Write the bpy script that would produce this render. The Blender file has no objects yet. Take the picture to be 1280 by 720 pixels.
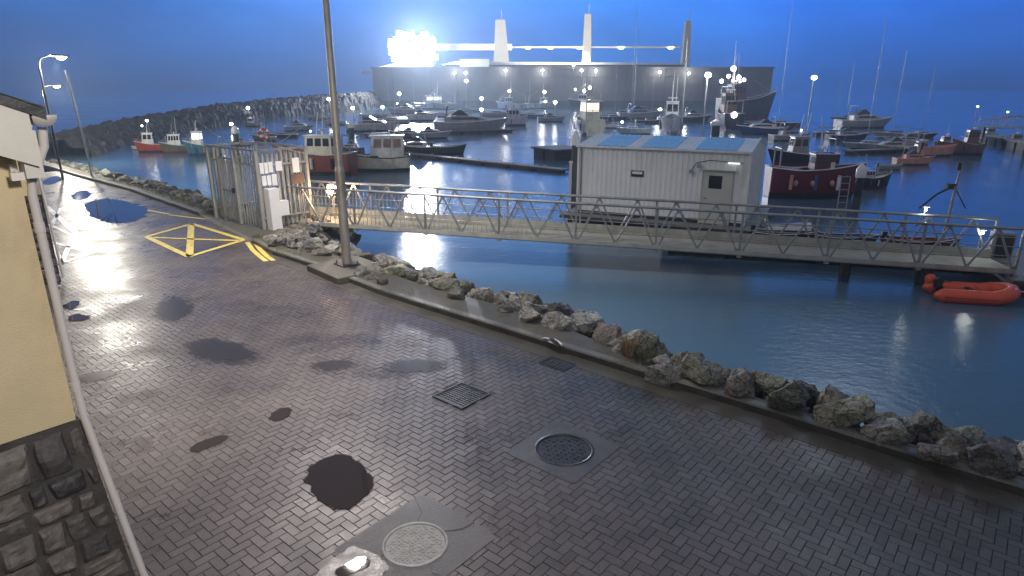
import bpy, bmesh, math, random
from mathutils import Vector, Matrix, noise
random.seed(7)
D = bpy.data
scene = bpy.context.scene
COL = scene.collection
# ------------------------------------------------------------------ camera model
F, HY, CX, CY, H = 790.0, 112.0, 640.0, 360.0, 4.2       # survey of the photograph (1280x720)
PITCH = math.atan((CY - HY) / F)
cP, sP = math.cos(PITCH), math.sin(PITCH)
def ray(px, py):
    x = (px - CX) / F; y = (CY - py) / F
    return (x, cP + y * sP, -sP + y * cP)
def P(px, py, z=0.0):                                     # where a sight line meets the level z
    d = ray(px, py); t = (z - H) / d[2]
    return Vector((d[0] * t, d[1] * t, z))
def zat(px, py, X, Y):                                    # height of a sight line over a plan point
    d = ray(px, py); return H + d[2] * Y / d[1]
def at(px, py, Y):
    d = ray(px, py); t = Y / d[1]; return Vector((d[0] * t, Y, H + d[2] * t))
def depth(p): return p[1] * cP - (p[2] - H) * sP
def proj(p):
    dz = p[2] - H; dep = p[1] * cP - dz * sP
    return (CX + F * p[0] / dep, CY - F * (p[1] * sP + dz * cP) / dep)
WZ = -1.1                                                  # water level
UA = math.radians(50)                                      # road frame: local x = across (to the water), local y = along the road
UV = Vector((math.cos(UA), math.sin(UA), 0)); UU = Vector((-math.sin(UA), math.cos(UA), 0))
def R(u, v, z=0.0): return UU * u + UV * v + Vector((0, 0, z))
def uv(p): return (p[0] * UU.x + p[1] * UU.y, p[0] * UV.x + p[1] * UV.y)
# ------------------------------------------------------------------ materials
def newmat(name):
    m = D.materials.new(name); m.use_nodes = True
    nt = m.node_tree; b = nt.nodes['Principled BSDF']
    return m, nt, b
def N(nt, t, **kw):
    n = nt.nodes.new(t)
    for k, v in kw.items():
        if k in n.inputs: n.inputs[k].default_value = v
        else: setattr(n, k, v)
    return n
def ramp(nt, pts, fac):
    r = nt.nodes.new('ShaderNodeValToRGB'); e = r.color_ramp.elements
    while len(e) < len(pts): e.new(0.5)
    for i, (p, c) in enumerate(pts):
        e[i].position = p; e[i].color = (c[0], c[1], c[2], 1) if hasattr(c, '__len__') else (c, c, c, 1)
    nt.links.new(fac, r.inputs[0]); return r
def mat(name, col, rough=0.5, metal=0.0, var=0.15, scale=4.0, bump=0.0, bscale=30.0, dirt=None, spec=0.5, coat=0.0, rvar=0.12, rnd=0.0):
    """Painted or raw surface: base colour broken up by two noises, uneven gloss, optional dirt and bump."""
    m, nt, b = newmat(name); L = nt.links
    tc = N(nt, 'ShaderNodeTexCoord')
    n1 = N(nt, 'ShaderNodeTexNoise', Scale=scale, Detail=6.0, Roughness=0.62); L.new(tc.outputs['Object'], n1.inputs['Vector'])
    lo = [max(0, c * (1 - var)) for c in col]; hi = [min(1, c * (1 + var)) for c in col]
    r1 = ramp(nt, [(0.3, lo), (0.7, hi)], n1.outputs['Fac'])
    out = r1.outputs['Color']
    if dirt:
        n2 = N(nt, 'ShaderNodeTexNoise', Scale=scale * 0.7, Detail=8.0, Roughness=0.7)
        mp = N(nt, 'ShaderNodeMapping'); mp.inputs['Scale'].default_value = (1, 1, 0.35); mp.inputs['Location'].default_value = (3.1, 7.7, 1.3)
        L.new(tc.outputs['Object'], mp.inputs['Vector']); L.new(mp.outputs['Vector'], n2.inputs['Vector'])
        r2 = ramp(nt, [(0.52, 0), (0.72, 1)], n2.outputs['Fac'])
        mx = N(nt, 'ShaderNodeMix', data_type='RGBA'); mx.inputs[7].default_value = (*dirt, 1)
        L.new(r2.outputs['Color'], mx.inputs[0]); L.new(out, mx.inputs[6]); out = mx.outputs[2]
    if rnd:
        oi = N(nt, 'ShaderNodeObjectInfo'); hv = N(nt, 'ShaderNodeHueSaturation')
        mr = N(nt, 'ShaderNodeMapRange'); mr.inputs[3].default_value = 1 - rnd; mr.inputs[4].default_value = 1 + rnd
        L.new(oi.outputs['Random'], mr.inputs[0]); L.new(mr.outputs[0], hv.inputs['Value']); L.new(out, hv.inputs['Color']); out = hv.outputs['Color']
    L.new(out, b.inputs['Base Color'])
    rr = ramp(nt, [(0.3, max(0.02, rough - rvar)), (0.7, min(1, rough + rvar))], n1.outputs['Fac']); L.new(rr.outputs['Color'], b.inputs['Roughness'])
    b.inputs['Metallic'].default_value = metal; b.inputs['Specular IOR Level'].default_value = spec; b.inputs['Coat Weight'].default_value = coat
    if bump:
        n3 = N(nt, 'ShaderNodeTexNoise', Scale=bscale, Detail=5.0, Roughness=0.6); L.new(tc.outputs['Object'], n3.inputs['Vector'])
        bp = N(nt, 'ShaderNodeBump', Strength=bump, Distance=0.02); L.new(n3.outputs['Fac'], bp.inputs['Height']); L.new(bp.outputs['Normal'], b.inputs['Normal'])
    return m
def rockmat(name, lo, hi, moss):
    m, nt, b = newmat(name); L = nt.links
    tc = N(nt, 'ShaderNodeTexCoord'); n1 = N(nt, 'ShaderNodeTexNoise', Scale=2.6, Detail=9.0, Roughness=0.68); n2 = N(nt, 'ShaderNodeTexNoise', Scale=9.0, Detail=8.0, Roughness=0.7); n3 = N(nt, 'ShaderNodeTexNoise', Scale=1.4, Detail=6.0, Roughness=0.7)
    vo = N(nt, 'ShaderNodeTexVoronoi', feature='DISTANCE_TO_EDGE', Scale=2.3)
    for n in (n1, n2, n3): L.new(tc.outputs['Object'], n.inputs['Vector'])
    ad = N(nt, 'ShaderNodeMix', data_type='VECTOR'); ad.inputs[0].default_value = 0.25; L.new(tc.outputs['Object'], ad.inputs[4]); L.new(n1.outputs['Color'], ad.inputs[5]); L.new(ad.outputs[1], vo.inputs['Vector'])
    r1 = ramp(nt, [(0.30, lo), (0.52, [(a + c) / 2 for a, c in zip(lo, hi)]), (0.66, hi)], n1.outputs['Fac'])
    r2 = ramp(nt, [(0.36, 0.55), (0.62, 1.25)], n2.outputs['Fac']); mx = N(nt, 'ShaderNodeMix', data_type='RGBA', blend_type='MULTIPLY'); mx.inputs[0].default_value = 1; L.new(r1.outputs['Color'], mx.inputs[6]); L.new(r2.outputs['Color'], mx.inputs[7])
    r3 = ramp(nt, [(0.50, 0.0), (0.64, 0.85)], n3.outputs['Fac']); m2 = N(nt, 'ShaderNodeMix', data_type='RGBA'); m2.inputs[7].default_value = (*moss, 1); L.new(r3.outputs['Color'], m2.inputs[0]); L.new(mx.outputs[2], m2.inputs[6])
    oi = N(nt, 'ShaderNodeObjectInfo'); mr = N(nt, 'ShaderNodeMapRange'); mr.inputs[3].default_value = .6; mr.inputs[4].default_value = 1.3; L.new(oi.outputs['Random'], mr.inputs[0]); hv = N(nt, 'ShaderNodeHueSaturation'); L.new(mr.outputs[0], hv.inputs['Value']); L.new(m2.outputs[2], hv.inputs['Color'])
    r4 = ramp(nt, [(0.0, 0.25), (0.035, 1.0)], vo.outputs['Distance']); m3 = N(nt, 'ShaderNodeMix', data_type='RGBA', blend_type='MULTIPLY'); m3.inputs[0].default_value = .8; L.new(hv.outputs['Color'], m3.inputs[6]); L.new(r4.outputs['Color'], m3.inputs[7]); L.new(m3.outputs[2], b.inputs['Base Color'])
    b.inputs['Roughness'].default_value = 0.6
    b1 = N(nt, 'ShaderNodeBump', Strength=0.9, Distance=0.10); b2 = N(nt, 'ShaderNodeBump', Strength=0.9, Distance=0.06); L.new(r4.outputs['Color'], b1.inputs['Height']); L.new(n2.outputs['Fac'], b2.inputs['Height']); L.new(b1.outputs['Normal'], b2.inputs['Normal']); L.new(b2.outputs['Normal'], b.inputs['Normal'])
    return m
def emit(name, col, strength):
    m, nt, b = newmat(name)
    b.inputs['Base Color'].default_value = (*col, 1); b.inputs['Emission Color'].default_value = (*col, 1); b.inputs['Emission Strength'].default_value = strength
    return m
def glass(name, col=(0.02, 0.025, 0.03)):
    m, nt, b = newmat(name); b.inputs['Base Color'].default_value = (*col, 1); b.inputs['Roughness'].default_value = 0.06; b.inputs['Specular IOR Level'].default_value = 0.8
    return m
M = {}
M['channel'] = mat('channel_concrete', (0.085, 0.08, 0.066), 0.42, var=0.3, scale=1.6, bump=0.25, bscale=60, dirt=(0.075, 0.075, 0.05))
M['surround'] = mat('manhole_surround', (0.082, 0.074, 0.070), 0.4, var=0.3, scale=3, bump=0.3, bscale=60, dirt=(0.05, 0.046, 0.043))
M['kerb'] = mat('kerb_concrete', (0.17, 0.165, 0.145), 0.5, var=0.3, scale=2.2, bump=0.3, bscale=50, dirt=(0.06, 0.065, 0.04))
M['kerbface'] = mat('shaded_algae_kerb_face', (0.055, 0.054, 0.042), 0.5, var=0.4, scale=5, bump=0.4, bscale=50, dirt=(0.03, 0.034, 0.02))  # shade on the kerb's upright face put into the colour, along with algae dirt
M['verge'] = mat('verge_concrete', (0.105, 0.10, 0.08), 0.6, var=0.3, scale=1.3, bump=0.4, bscale=40, dirt=(0.05, 0.055, 0.03))
M['mud'] = mat('bank_mud', (0.045, 0.042, 0.033), 0.7, var=0.4, scale=1.0, bump=0.8, bscale=8)
M['stone_pale'] = rockmat('rock_pale', (0.25, 0.247, 0.22), (0.66, 0.65, 0.60), (0.12, 0.12, 0.085))
M['stone_brown'] = rockmat('rock_brown', (0.17, 0.152, 0.125), (0.44, 0.40, 0.33), (0.06, 0.06, 0.045))
M['stone_dark'] = rockmat('rock_dark', (0.09, 0.089, 0.09), (0.33, 0.325, 0.315), (0.04, 0.045, 0.03))
M['stone_mossy'] = rockmat('rock_lichen', (0.18, 0.187, 0.135), (0.53, 0.535, 0.42), (0.10, 0.115, 0.05))
M['render'] = mat('yellow_render', (0.57, 0.47, 0.285), 0.8, var=0.16, scale=0.9, bump=0.35, bscale=90, dirt=(0.36, 0.28, 0.165))
M['render_pale'] = mat('pale_yellow_render', (0.62, 0.52, 0.29), 0.8, var=0.08, scale=0.9, bump=0.3, bscale=90, dirt=(0.52, 0.42, 0.22))
M['cream'] = mat('cream_fascia_paint', (0.58, 0.56, 0.49), 0.5, var=0.08, scale=2, dirt=(0.42, 0.40, 0.33), bump=0.1)
M['soffit'] = mat('soffit_board', (0.36, 0.31, 0.24), 0.6, var=0.12, scale=2)
M['slate'] = mat('roof_slate', (0.035, 0.035, 0.037), 0.5, var=0.35, scale=5, bump=0.5, bscale=14)
M['white'] = mat('white_paint', (0.82, 0.83, 0.82), 0.42, var=0.06, scale=2, dirt=(0.55, 0.54, 0.48))
M['upvc'] = mat('white_plastic_pipe', (0.58, 0.54, 0.50), 0.35, var=0.06, scale=2)
M['whiteboard'] = mat('white_enamel', (0.86, 0.87, 0.87), 0.35, var=0.03, scale=2)
M['galv'] = mat('galvanised_steel', (0.36, 0.38, 0.39), 0.42, metal=0.65, var=0.18, scale=3, rvar=0.15, dirt=(0.26, 0.24, 0.2))
M['galv_dark'] = mat('weathered_galvanised_steel', (0.40, 0.415, 0.39), 0.5, metal=0.35, var=0.2, scale=3)
M['deck_grp'] = mat('pale_grating', (0.37, 0.375, 0.335), 0.6, var=0.18, scale=3, dirt=(0.26, 0.26, 0.2), bump=0.3)
M['post_grey'] = mat('post_grey_paint', (0.44, 0.415, 0.385), 0.45, metal=0.3, var=0.2, scale=2.5, dirt=(0.2, 0.15, 0.1))
M['darkmetal'] = mat('dark_metal', (0.05, 0.052, 0.055), 0.5, metal=0.4, var=0.3, scale=4)
M['castiron'] = mat('cast_iron', (0.055, 0.052, 0.055), 0.38, metal=0.55, var=0.35, scale=9, bump=0.3, bscale=40)
M['palecast'] = mat('worn_cast_iron', (0.36, 0.355, 0.34), 0.55, metal=0.0, var=0.3, scale=12)
M['timber_dark'] = mat('wet_dark_timber', (0.06, 0.05, 0.04), 0.55, var=0.4, scale=3, bump=0.5, bscale=20)
M['pile_green'] = mat('weedy_pile', (0.055, 0.066, 0.055), 0.5, var=0.4, scale=3, bump=0.3)
M['pile_brown'] = mat('rusty_pile', (0.16, 0.10, 0.07), 0.6, var=0.4, scale=3, bump=0.4)
M['pile_blue'] = mat('blue_pile', (0.03, 0.07, 0.20), 0.4, var=0.3, scale=3)
M['pontoon'] = mat('pontoon_deck', (0.20, 0.20, 0.19), 0.55, var=0.2, scale=2, bump=0.2)
M['float'] = mat('pontoon_float', (0.035, 0.037, 0.04), 0.6, var=0.3, scale=3)
M['cladding'] = mat('white_cladding', (0.82, 0.85, 0.85), 0.4, var=0.05, scale=1.2, dirt=(0.66, 0.68, 0.66))
M['roofwhite'] = mat('pale_roof_sheet', (0.82, 0.85, 0.87), 0.35, var=0.08, scale=1.5, dirt=(0.66, 0.68, 0.66))
M['roofblue'] = mat('blue_rooflight', (0.22, 0.42, 0.74), 0.25, var=0.12, scale=1.5)
M['greydoor'] = mat('grey_door_paint', (0.55, 0.57, 0.52), 0.45, var=0.06, scale=2)
M['yellowline'] = mat('yellow_road_paint', (0.85, 0.68, 0.16), 0.5, var=0.12, scale=7, dirt=(0.5, 0.42, 0.16), bump=0.3)
M['whiteline'] = mat('white_road_paint', (0.9, 0.9, 0.87), 0.33, var=0.15, scale=7, dirt=(0.6, 0.59, 0.55), bump=0.3)
M['orange'] = mat('orange_red_rubber', (0.72, 0.11, 0.055), 0.42, var=0.1, scale=3, dirt=(0.5, 0.07, 0.04))
M['orange_dark'] = mat('dark_orange_rubber', (0.42, 0.06, 0.035), 0.5, var=0.15, scale=3)
M['black'] = mat('black_plastic', (0.02, 0.02, 0.022), 0.4, var=0.2, scale=5)
M['buoyred'] = mat('lifebuoy_red', (0.6, 0.06, 0.04), 0.45, var=0.1)
M['concrete'] = mat('breakwater_concrete', (0.17, 0.165, 0.155), 0.75, var=0.2, scale=0.12, bump=0.3, bscale=1.0, dirt=(0.2, 0.2, 0.17))
M['mole'] = mat('mole_rock', (0.05, 0.048, 0.044), 0.75, var=0.6, scale=0.7, bump=1.0, bscale=1.2)
M['pylon'] = mat('pylon_paint', (0.42, 0.38, 0.31), 0.5, var=0.08, scale=0.3)
M['grassy'] = mat('short_grass', (0.075, 0.095, 0.03), 0.8, var=0.4, scale=5)
M['drystalk'] = mat('dry_stalk', (0.30, 0.215, 0.115), 0.8, var=0.3, scale=8)
M['weed'] = mat('verge_weed', (0.11, 0.13, 0.045), 0.75, var=0.4, scale=8)
M['glass'] = glass('dark_window_glass'); M['glasspink'] = mat('cabin_interior', (0.30, 0.22, 0.20), 0.4, var=0.3, scale=6)
HULL = {}
def hm(key, col, rough=0.38, **k):
    k.setdefault('dirt', tuple(c * .55 + .02 for c in col)); HULL[key] = mat('hull_' + key, col, rough, var=0.18, scale=2.2, coat=0.2, bump=0.08, **k)
hm('red', (0.42, 0.055, 0.035)); hm('brownred', (0.26, 0.075, 0.045)); hm('darkred', (0.14, 0.014, 0.022)); hm('green', (0.11, 0.13, 0.07)); hm('teal', (0.05, 0.16, 0.20))
hm('cream', (0.80, 0.79, 0.62), dirt=(0.5, 0.5, 0.38)); hm('white', (0.80, 0.81, 0.82)); hm('grey', (0.33, 0.35, 0.37)); hm('dark', (0.03, 0.034, 0.05)); hm('navy', (0.025, 0.045, 0.13))
hm('blue', (0.05, 0.12, 0.32)); hm('lilac', (0.55, 0.53, 0.58)); hm('orange', (0.72, 0.36, 0.26)); hm('brown', (0.20, 0.11, 0.085)); hm('darkgreen', (0.05, 0.06, 0.045)); hm('paleblue', (0.36, 0.44, 0.5)); hm('black', (0.015, 0.015, 0.02))
M['lamp_white'] = emit('lamp_white_glow', (0.95, 0.97, 1.0), 30)
M['lamp_soft'] = emit('lamp_soft_glow', (1.0, 0.98, 0.95), 7)
M['lamp_warm'] = emit('lamp_warm_glow', (1.0, 0.66, 0.34), 40)
M['lamp_pink'] = emit('lamp_pink_glow', (1.0, 0.72, 0.72), 16)
M['lamp_flood'] = emit('floodlight_glow', (0.93, 0.95, 1.0), 14)
M['lamp_street'] = emit('street_lamp_glow', (1.0, 0.95, 0.84), 40)
M['lit_window'] = emit('lit_cabin_window', (1.0, 0.86, 0.62), 1.6)
M['lit_panel'] = emit('lit_wheelhouse_panel', (0.95, 0.96, 1.0), 1.5)
M['tube'] = emit('strip_light_glow', (0.9, 0.96, 0.92), 1.6)

# ------------------------------------------------------------------ mesh building
class MB:
    def __init__(s): s.v = []; s.f = []; s.sm = []
    def add(s, vs, fs, smooth=False):
        o = len(s.v); s.v += [tuple(v) for v in vs]
        for f in fs: s.f.append(tuple(i + o for i in f)); s.sm.append(smooth)
        return s
    def box(s, c, d, rz=0.0):
        x, y, z = (a / 2 for a in d); vs = []
        ca, sa = math.cos(rz), math.sin(rz)
        for i in (-1, 1):
            for j in (-1, 1):
                for k in (-1, 1): vs.append((c[0] + i * x * ca - j * y * sa, c[1] + i * x * sa + j * y * ca, c[2] + k * z))
        return s.add(vs, [(0, 1, 3, 2), (4, 6, 7, 5), (0, 4, 5, 1), (2, 3, 7, 6), (0, 2, 6, 4), (1, 5, 7, 3)])
    def bar(s, p, q, w, h=None):
        h = h or w; p = Vector(p); q = Vector(q); a = (q - p)
        if a.length < 1e-6: return s
        a.normalize(); up = Vector((0, 0, 1)) if abs(a.z) < 0.95 else Vector((0, 1, 0))
        r = a.cross(up).normalized(); u = r.cross(a); vs = []
        for e in (p, q):
            for i, j in ((-1, -1), (1, -1), (1, 1), (-1, 1)): vs.append(e + r * (i * w / 2) + u * (j * h / 2))
        return s.add(vs, [(0, 3, 2, 1), (4, 5, 6, 7), (0, 1, 5, 4), (1, 2, 6, 5), (2, 3, 7, 6), (3, 0, 4, 7)])
    def tube(s, pts, r, n=8, r2=None, cap=True, closed=False):
        pts = [Vector(p) for p in pts]; m = len(pts); rings = []
        for i, p in enumerate(pts):
            if closed: a = pts[(i + 1) % m] - pts[i - 1]
            else: a = pts[min(i + 1, m - 1)] - pts[max(i - 1, 0)]
            a.normalize(); up = Vector((0, 0, 1)) if abs(a.z) < 0.9 else Vector((0, 1, 0))
            x = a.cross(up).normalized(); y = x.cross(a)
            rr = r if r2 is None else r + (r2 - r) * i / max(1, m - 1)
            rings.append([p + (x * math.cos(2 * math.pi * k / n) + y * math.sin(2 * math.pi * k / n)) * rr for k in range(n)])
        vs = [v for g in rings for v in g]; fs = []
        for i in range(m if closed else m - 1):
            j = (i + 1) % m
            for k in range(n): fs.append((i * n + k, i * n + (k + 1) % n, j * n + (k + 1) % n, j * n + k))
        s.add(vs, fs, True)
        if cap and not closed:
            s.add(rings[0], [tuple(range(n))]); s.add(rings[-1], [tuple(reversed(range(n)))])
        return s
    def lathe(s, prof, n=16, c=(0, 0, 0), cap=True):
        vs = []; fs = []
        for r, z in prof:
            for k in range(n): vs.append((c[0] + r * math.cos(2 * math.pi * k / n), c[1] + r * math.sin(2 * math.pi * k / n), c[2] + z))
        for i in range(len(prof) - 1):
            for k in range(n): fs.append((i * n + k, i * n + (k + 1) % n, (i + 1) * n + (k + 1) % n, (i + 1) * n + k))
        s.add(vs, fs, True)
        if cap: s.add(vs[:n], [tuple(reversed(range(n)))]); s.add(vs[-n:], [tuple(range(n))])
        return s
    def ball(s, c, r, n=10, sz=1.0):
        prof = [(max(1e-4, r * math.sin(math.pi * i / 6)), -r * sz * math.cos(math.pi * i / 6)) for i in range(7)]
        return s.lathe(prof, n, c)
    def prism(s, poly, z0, z1):
        n = len(poly); vs = [(x, y, z0) for x, y in poly] + [(x, y, z1) for x, y in poly]
        return s.add(vs, [tuple(reversed(range(n))), tuple(range(n, 2 * n))] + [(i, (i + 1) % n, n + (i + 1) % n, n + i) for i in range(n)])
    def slabx(s, prof, y0, y1, top=1.0):
        """profile in x,z swept across y; top<1 narrows it towards its highest point"""
        zs = [z for x, z in prof]; za, zb = min(zs), max(zs); n = len(prof); mid = (y0 + y1) / 2
        def yy(y, z): return mid + (y - mid) * (1 - (1 - top) * (z - za) / max(1e-6, zb - za))
        vs = [(x, yy(y0, z), z) for x, z in prof] + [(x, yy(y1, z), z) for x, z in prof]
        return s.add(vs, [tuple(range(n)), tuple(reversed(range(n, 2 * n)))] + [(i, n + i, n + (i + 1) % n, (i + 1) % n) for i in range(n)])
    def build(s, name, m, parent=None, recalc=True):
        me = D.meshes.new(name); me.from_pydata(s.v, [], s.f); me.update()
        if recalc:
            bm = bmesh.new(); bm.from_mesh(me); bmesh.ops.recalc_face_normals(bm, faces=bm.faces); bm.to_mesh(me); bm.free()
        me.polygons.foreach_set('use_smooth', s.sm if len(s.sm) == len(me.polygons) else [False] * len(me.polygons))
        if m: me.materials.append(m)
        o = D.objects.new(name, me); COL.objects.link(o)
        if parent: o.parent = parent
        return o
def tag(o, label=None, cat=None, group=None, kind=None):
    if label: o['label'] = label
    if cat: o['category'] = cat
    if group: o['group'] = group
    if kind: o['kind'] = kind
    return o
def thing(name, label, cat, loc=(0, 0, 0), rz=0.0, group=None):
    o = D.objects.new(name, None); COL.objects.link(o); o.location = loc; o.rotation_euler = (0, 0, rz); o.empty_display_size = 0.2
    return tag(o, label, cat, group)
def structure(o, label=None, cat=None):
    return tag(o, label, cat, None, 'structure')
def bevel(o, w=0.01, seg=2):
    md = o.modifiers.new('bevel', 'BEVEL'); md.width = w; md.segments = seg; md.limit_method = 'ANGLE'; return o
def copy_tree(o, parent=None):
    c = o.copy(); COL.objects.link(c); c.parent = parent
    for ch in list(o.children): copy_tree(ch, c)
    return c
SKY = [(0.0, (0.35, 1.3, 3.9)), (0.05, (0.28, 1.75, 6.2)), (0.12, (0.22, 2.3, 9.2)), (0.24, (0.7, 3.6, 11.5)), (0.285, (1.0, 2.4, 5.0)), (0.32, (1.2, 2.2, 3.0)), (0.37, (2.3, 3.4, 5.0)), (0.6, (1.7, 1.75, 2.1)), (1.0, (1.4, 1.3, 1.45))]
SKYX = [(0.0, (.75, .46, .42)), (0.25, (1.0, .64, .58)), (0.45, (1.4, 1.05, 1.0)), (0.56, (.8, 1.15, 1.15)), (0.70, (.3, .66, .85)), (1.0, (0.2, 0.42, 0.6))]
NISH = 0.02; SUN = 0.06; EXPO = 0.38; HAZE = 0.0012
PW = dict(main=3300, la=1700, lb=1900, wall=700, bulk=80, flood=330000, gantry=6000, lc=900, cam=1100, bw=450, rail=5, fglow=120000)
BACK = (1.8, 1.8, 2.0)
# ------------------------------------------------------------------ the ground
def lerp_tab(tab, u):
    for (a, x), (b, y) in zip(tab, tab[1:]):
        if a <= u <= b: return x + (y - x) * (u - a) / (b - a)
    return tab[0][1] if u < tab[0][0] else tab[-1][1]
KV = [(-16, 8.0), (10.4, 8.05), (13, 8.33), (15.4, 8.45), (18.5, 9.0), (22.3, 9.68), (30.6, 10.37), (37, 10.5), (43, 10.74), (70, 11.6)]
VW = [(-16, 0.12), (3.6, 0.14), (4.8, 0.34), (6, 0.58), (8, 0.78), (10.5, 0.75), (12.2, 0.7), (14.2, 0.6), (15.2, 0.3), (17.0, 0.4), (17.6, 2.1), (22.0, 2.2), (22.8, 0.55), (70, 0.6)]
def kv(u): return lerp_tab(KV, u)
def edge(u): return kv(u) + 0.13 + lerp_tab(VW, u)
US = [-16 + 0.5 * i for i in range(173)]
def strip(name, prof, m, us=US, jitter=0.0):
    """loft a cross-section (list of (v, z)) along the road"""
    vs = []; fs = []; n = len(prof(us[0]))
    for u in us:
        for v, z in prof(u):
            j = jitter * noise.noise(Vector((u * 0.8, v * 0.8, z)))
            vs.append(R(u, v + j, z + j * 0.4))
    for i in range(len(us) - 1):
        for k in range(n - 1): fs.append((i * n + k, i * n + k + 1, (i + 1) * n + k + 1, (i + 1) * n + k))
    return MB().add(vs, fs, False).build(name, m, recalc=False)
def ztop(u): return 0.12 if u < 17.2 or u > 22.4 else 0.03
KU = [-16 + 0.25 * i for i in range(345)]
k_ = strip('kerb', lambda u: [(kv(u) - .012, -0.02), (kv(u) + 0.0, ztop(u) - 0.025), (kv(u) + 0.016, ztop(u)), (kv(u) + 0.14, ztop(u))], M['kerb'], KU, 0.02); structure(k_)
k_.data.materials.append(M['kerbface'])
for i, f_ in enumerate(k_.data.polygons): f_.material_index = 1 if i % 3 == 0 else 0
structure(strip('pavement', lambda u: [(kv(u) + 0.14, ztop(u) - 0.004), ((kv(u) + edge(u)) / 2 + .07, ztop(u) + 0.004), (edge(u), ztop(u) - 0.02), (edge(u) + 0.01, -0.5)], M['verge'], [-16 + 0.25 * i for i in range(345)], 0.02))
structure(strip('shore_bank', lambda u: [(edge(u) - 0.05, -0.06), (edge(u) + 0.7, -0.28), (edge(u) + 1.7, -0.95), (edge(u) + 3.4, -1.9), (edge(u) + 8, -3.0)], M['mud'], US, 0.15))
structure(strip('gutter_channel', lambda u: [(kv(u) - 0.37, -0.01), (kv(u) - 0.365, 0.006), (kv(u) - 0.12, 0.003), (kv(u) + 0.002, 0.004)], M['channel'], [-16 + 0.5 * i for i in range(63)]))
# ------------------------------------------------------------------ brick paving, herringbone, every brick a slightly different tilt
covers = []      # (centre, test) cut-outs
def disc(c, r): return lambda p: (p[0] - c[0]) ** 2 + (p[1] - c[1]) ** 2 < r * r
MH1 = P(519, 680); MH2 = P(705, 562); GR1 = P(577, 494); GR2 = P(697, 455)
def usq(c, hu, hv):
    cu, cv = uv(c)
    return lambda p: abs(uv(p)[0] - cu) < hu and abs(uv(p)[1] - cv) < hv
covers += [usq(MH1, 0.45, 0.51), usq(MH2, 0.41, 0.43), usq(GR1, 0.31, 0.31)]
m, nt, b = newmat('wet_brick_paving'); L = nt.links
tc = N(nt, 'ShaderNodeTexCoord'); at_ = N(nt, 'ShaderNodeAttribute', attribute_name='tone')
nb = N(nt, 'ShaderNodeTexNoise', Scale=0.45, Detail=6.0, Roughness=0.6); L.new(tc.outputs['Object'], nb.inputs['Vector'])
nf = N(nt, 'ShaderNodeTexNoise', Scale=55.0, Detail=4.0, Roughness=0.7); L.new(tc.outputs['Object'], nf.inputs['Vector'])
c1 = ramp(nt, [(0.0, (0.092, 0.077, 0.076)), (0.5, (0.115, 0.098, 0.097)), (1.0, (0.142, 0.122, 0.119))], at_.outputs['Fac'])
c2 = ramp(nt, [(0.34, (0.42, 0.40, 0.40)), (0.46, (0.85, 0.84, 0.83)), (0.7, (1.15, 1.12, 1.1))], nb.outputs['Fac'])
mx = N(nt, 'ShaderNodeMix', data_type='RGBA', blend_type='MULTIPLY'); mx.inputs[0].default_value = 1
L.new(c1.outputs['Color'], mx.inputs[6]); L.new(c2.outputs['Color'], mx.inputs[7])
c3 = ramp(nt, [(0.35, 0.75), (0.65, 1.15)], nf.outputs['Fac'])
mx2 = N(nt, 'ShaderNodeMix', data_type='RGBA', blend_type='MULTIPLY'); mx2.inputs[0].default_value = 1
L.new(mx.outputs[2], mx2.inputs[6]); L.new(c3.outputs['Color'], mx2.inputs[7]); L.new(mx2.outputs[2], b.inputs['Base Color'])
nr = N(nt, 'ShaderNodeTexNoise', Scale=0.8, Detail=7.0, Roughness=0.65); L.new(tc.outputs['Object'], nr.inputs['Vector'])
rr = ramp(nt, [(0.34, 0.22), (0.5, 0.37), (0.68, 0.55)], nr.outputs['Fac']); L.new(rr.outputs['Color'], b.inputs['Roughness'])
bp = N(nt, 'ShaderNodeBump', Strength=0.55, Distance=0.004); L.new(nf.outputs['Fac'], bp.inputs['Height']); L.new(bp.outputs['Normal'], b.inputs['Normal'])
b.inputs['Specular IOR Level'].default_value = 0.6
M['brick'] = m
M['joint'] = mat('joint_sand', (0.078, 0.068, 0.063), 0.7, var=0.3, scale=6)
structure(strip('road', lambda u: [(-14, -0.008), (0, -0.008), (kv(u) - 0.3, -0.008), (kv(u) + 0.05, -0.008)], M['joint'], [-16 + i for i in range(57)]))
def in_view(p, mx=40, my=40):
    if depth(p) < 1: return False
    x, y = proj(p); return -mx < x < 1280 + mx and -my < y < 720 + my + 60
bv, bf, bt = [], [], []
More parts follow.
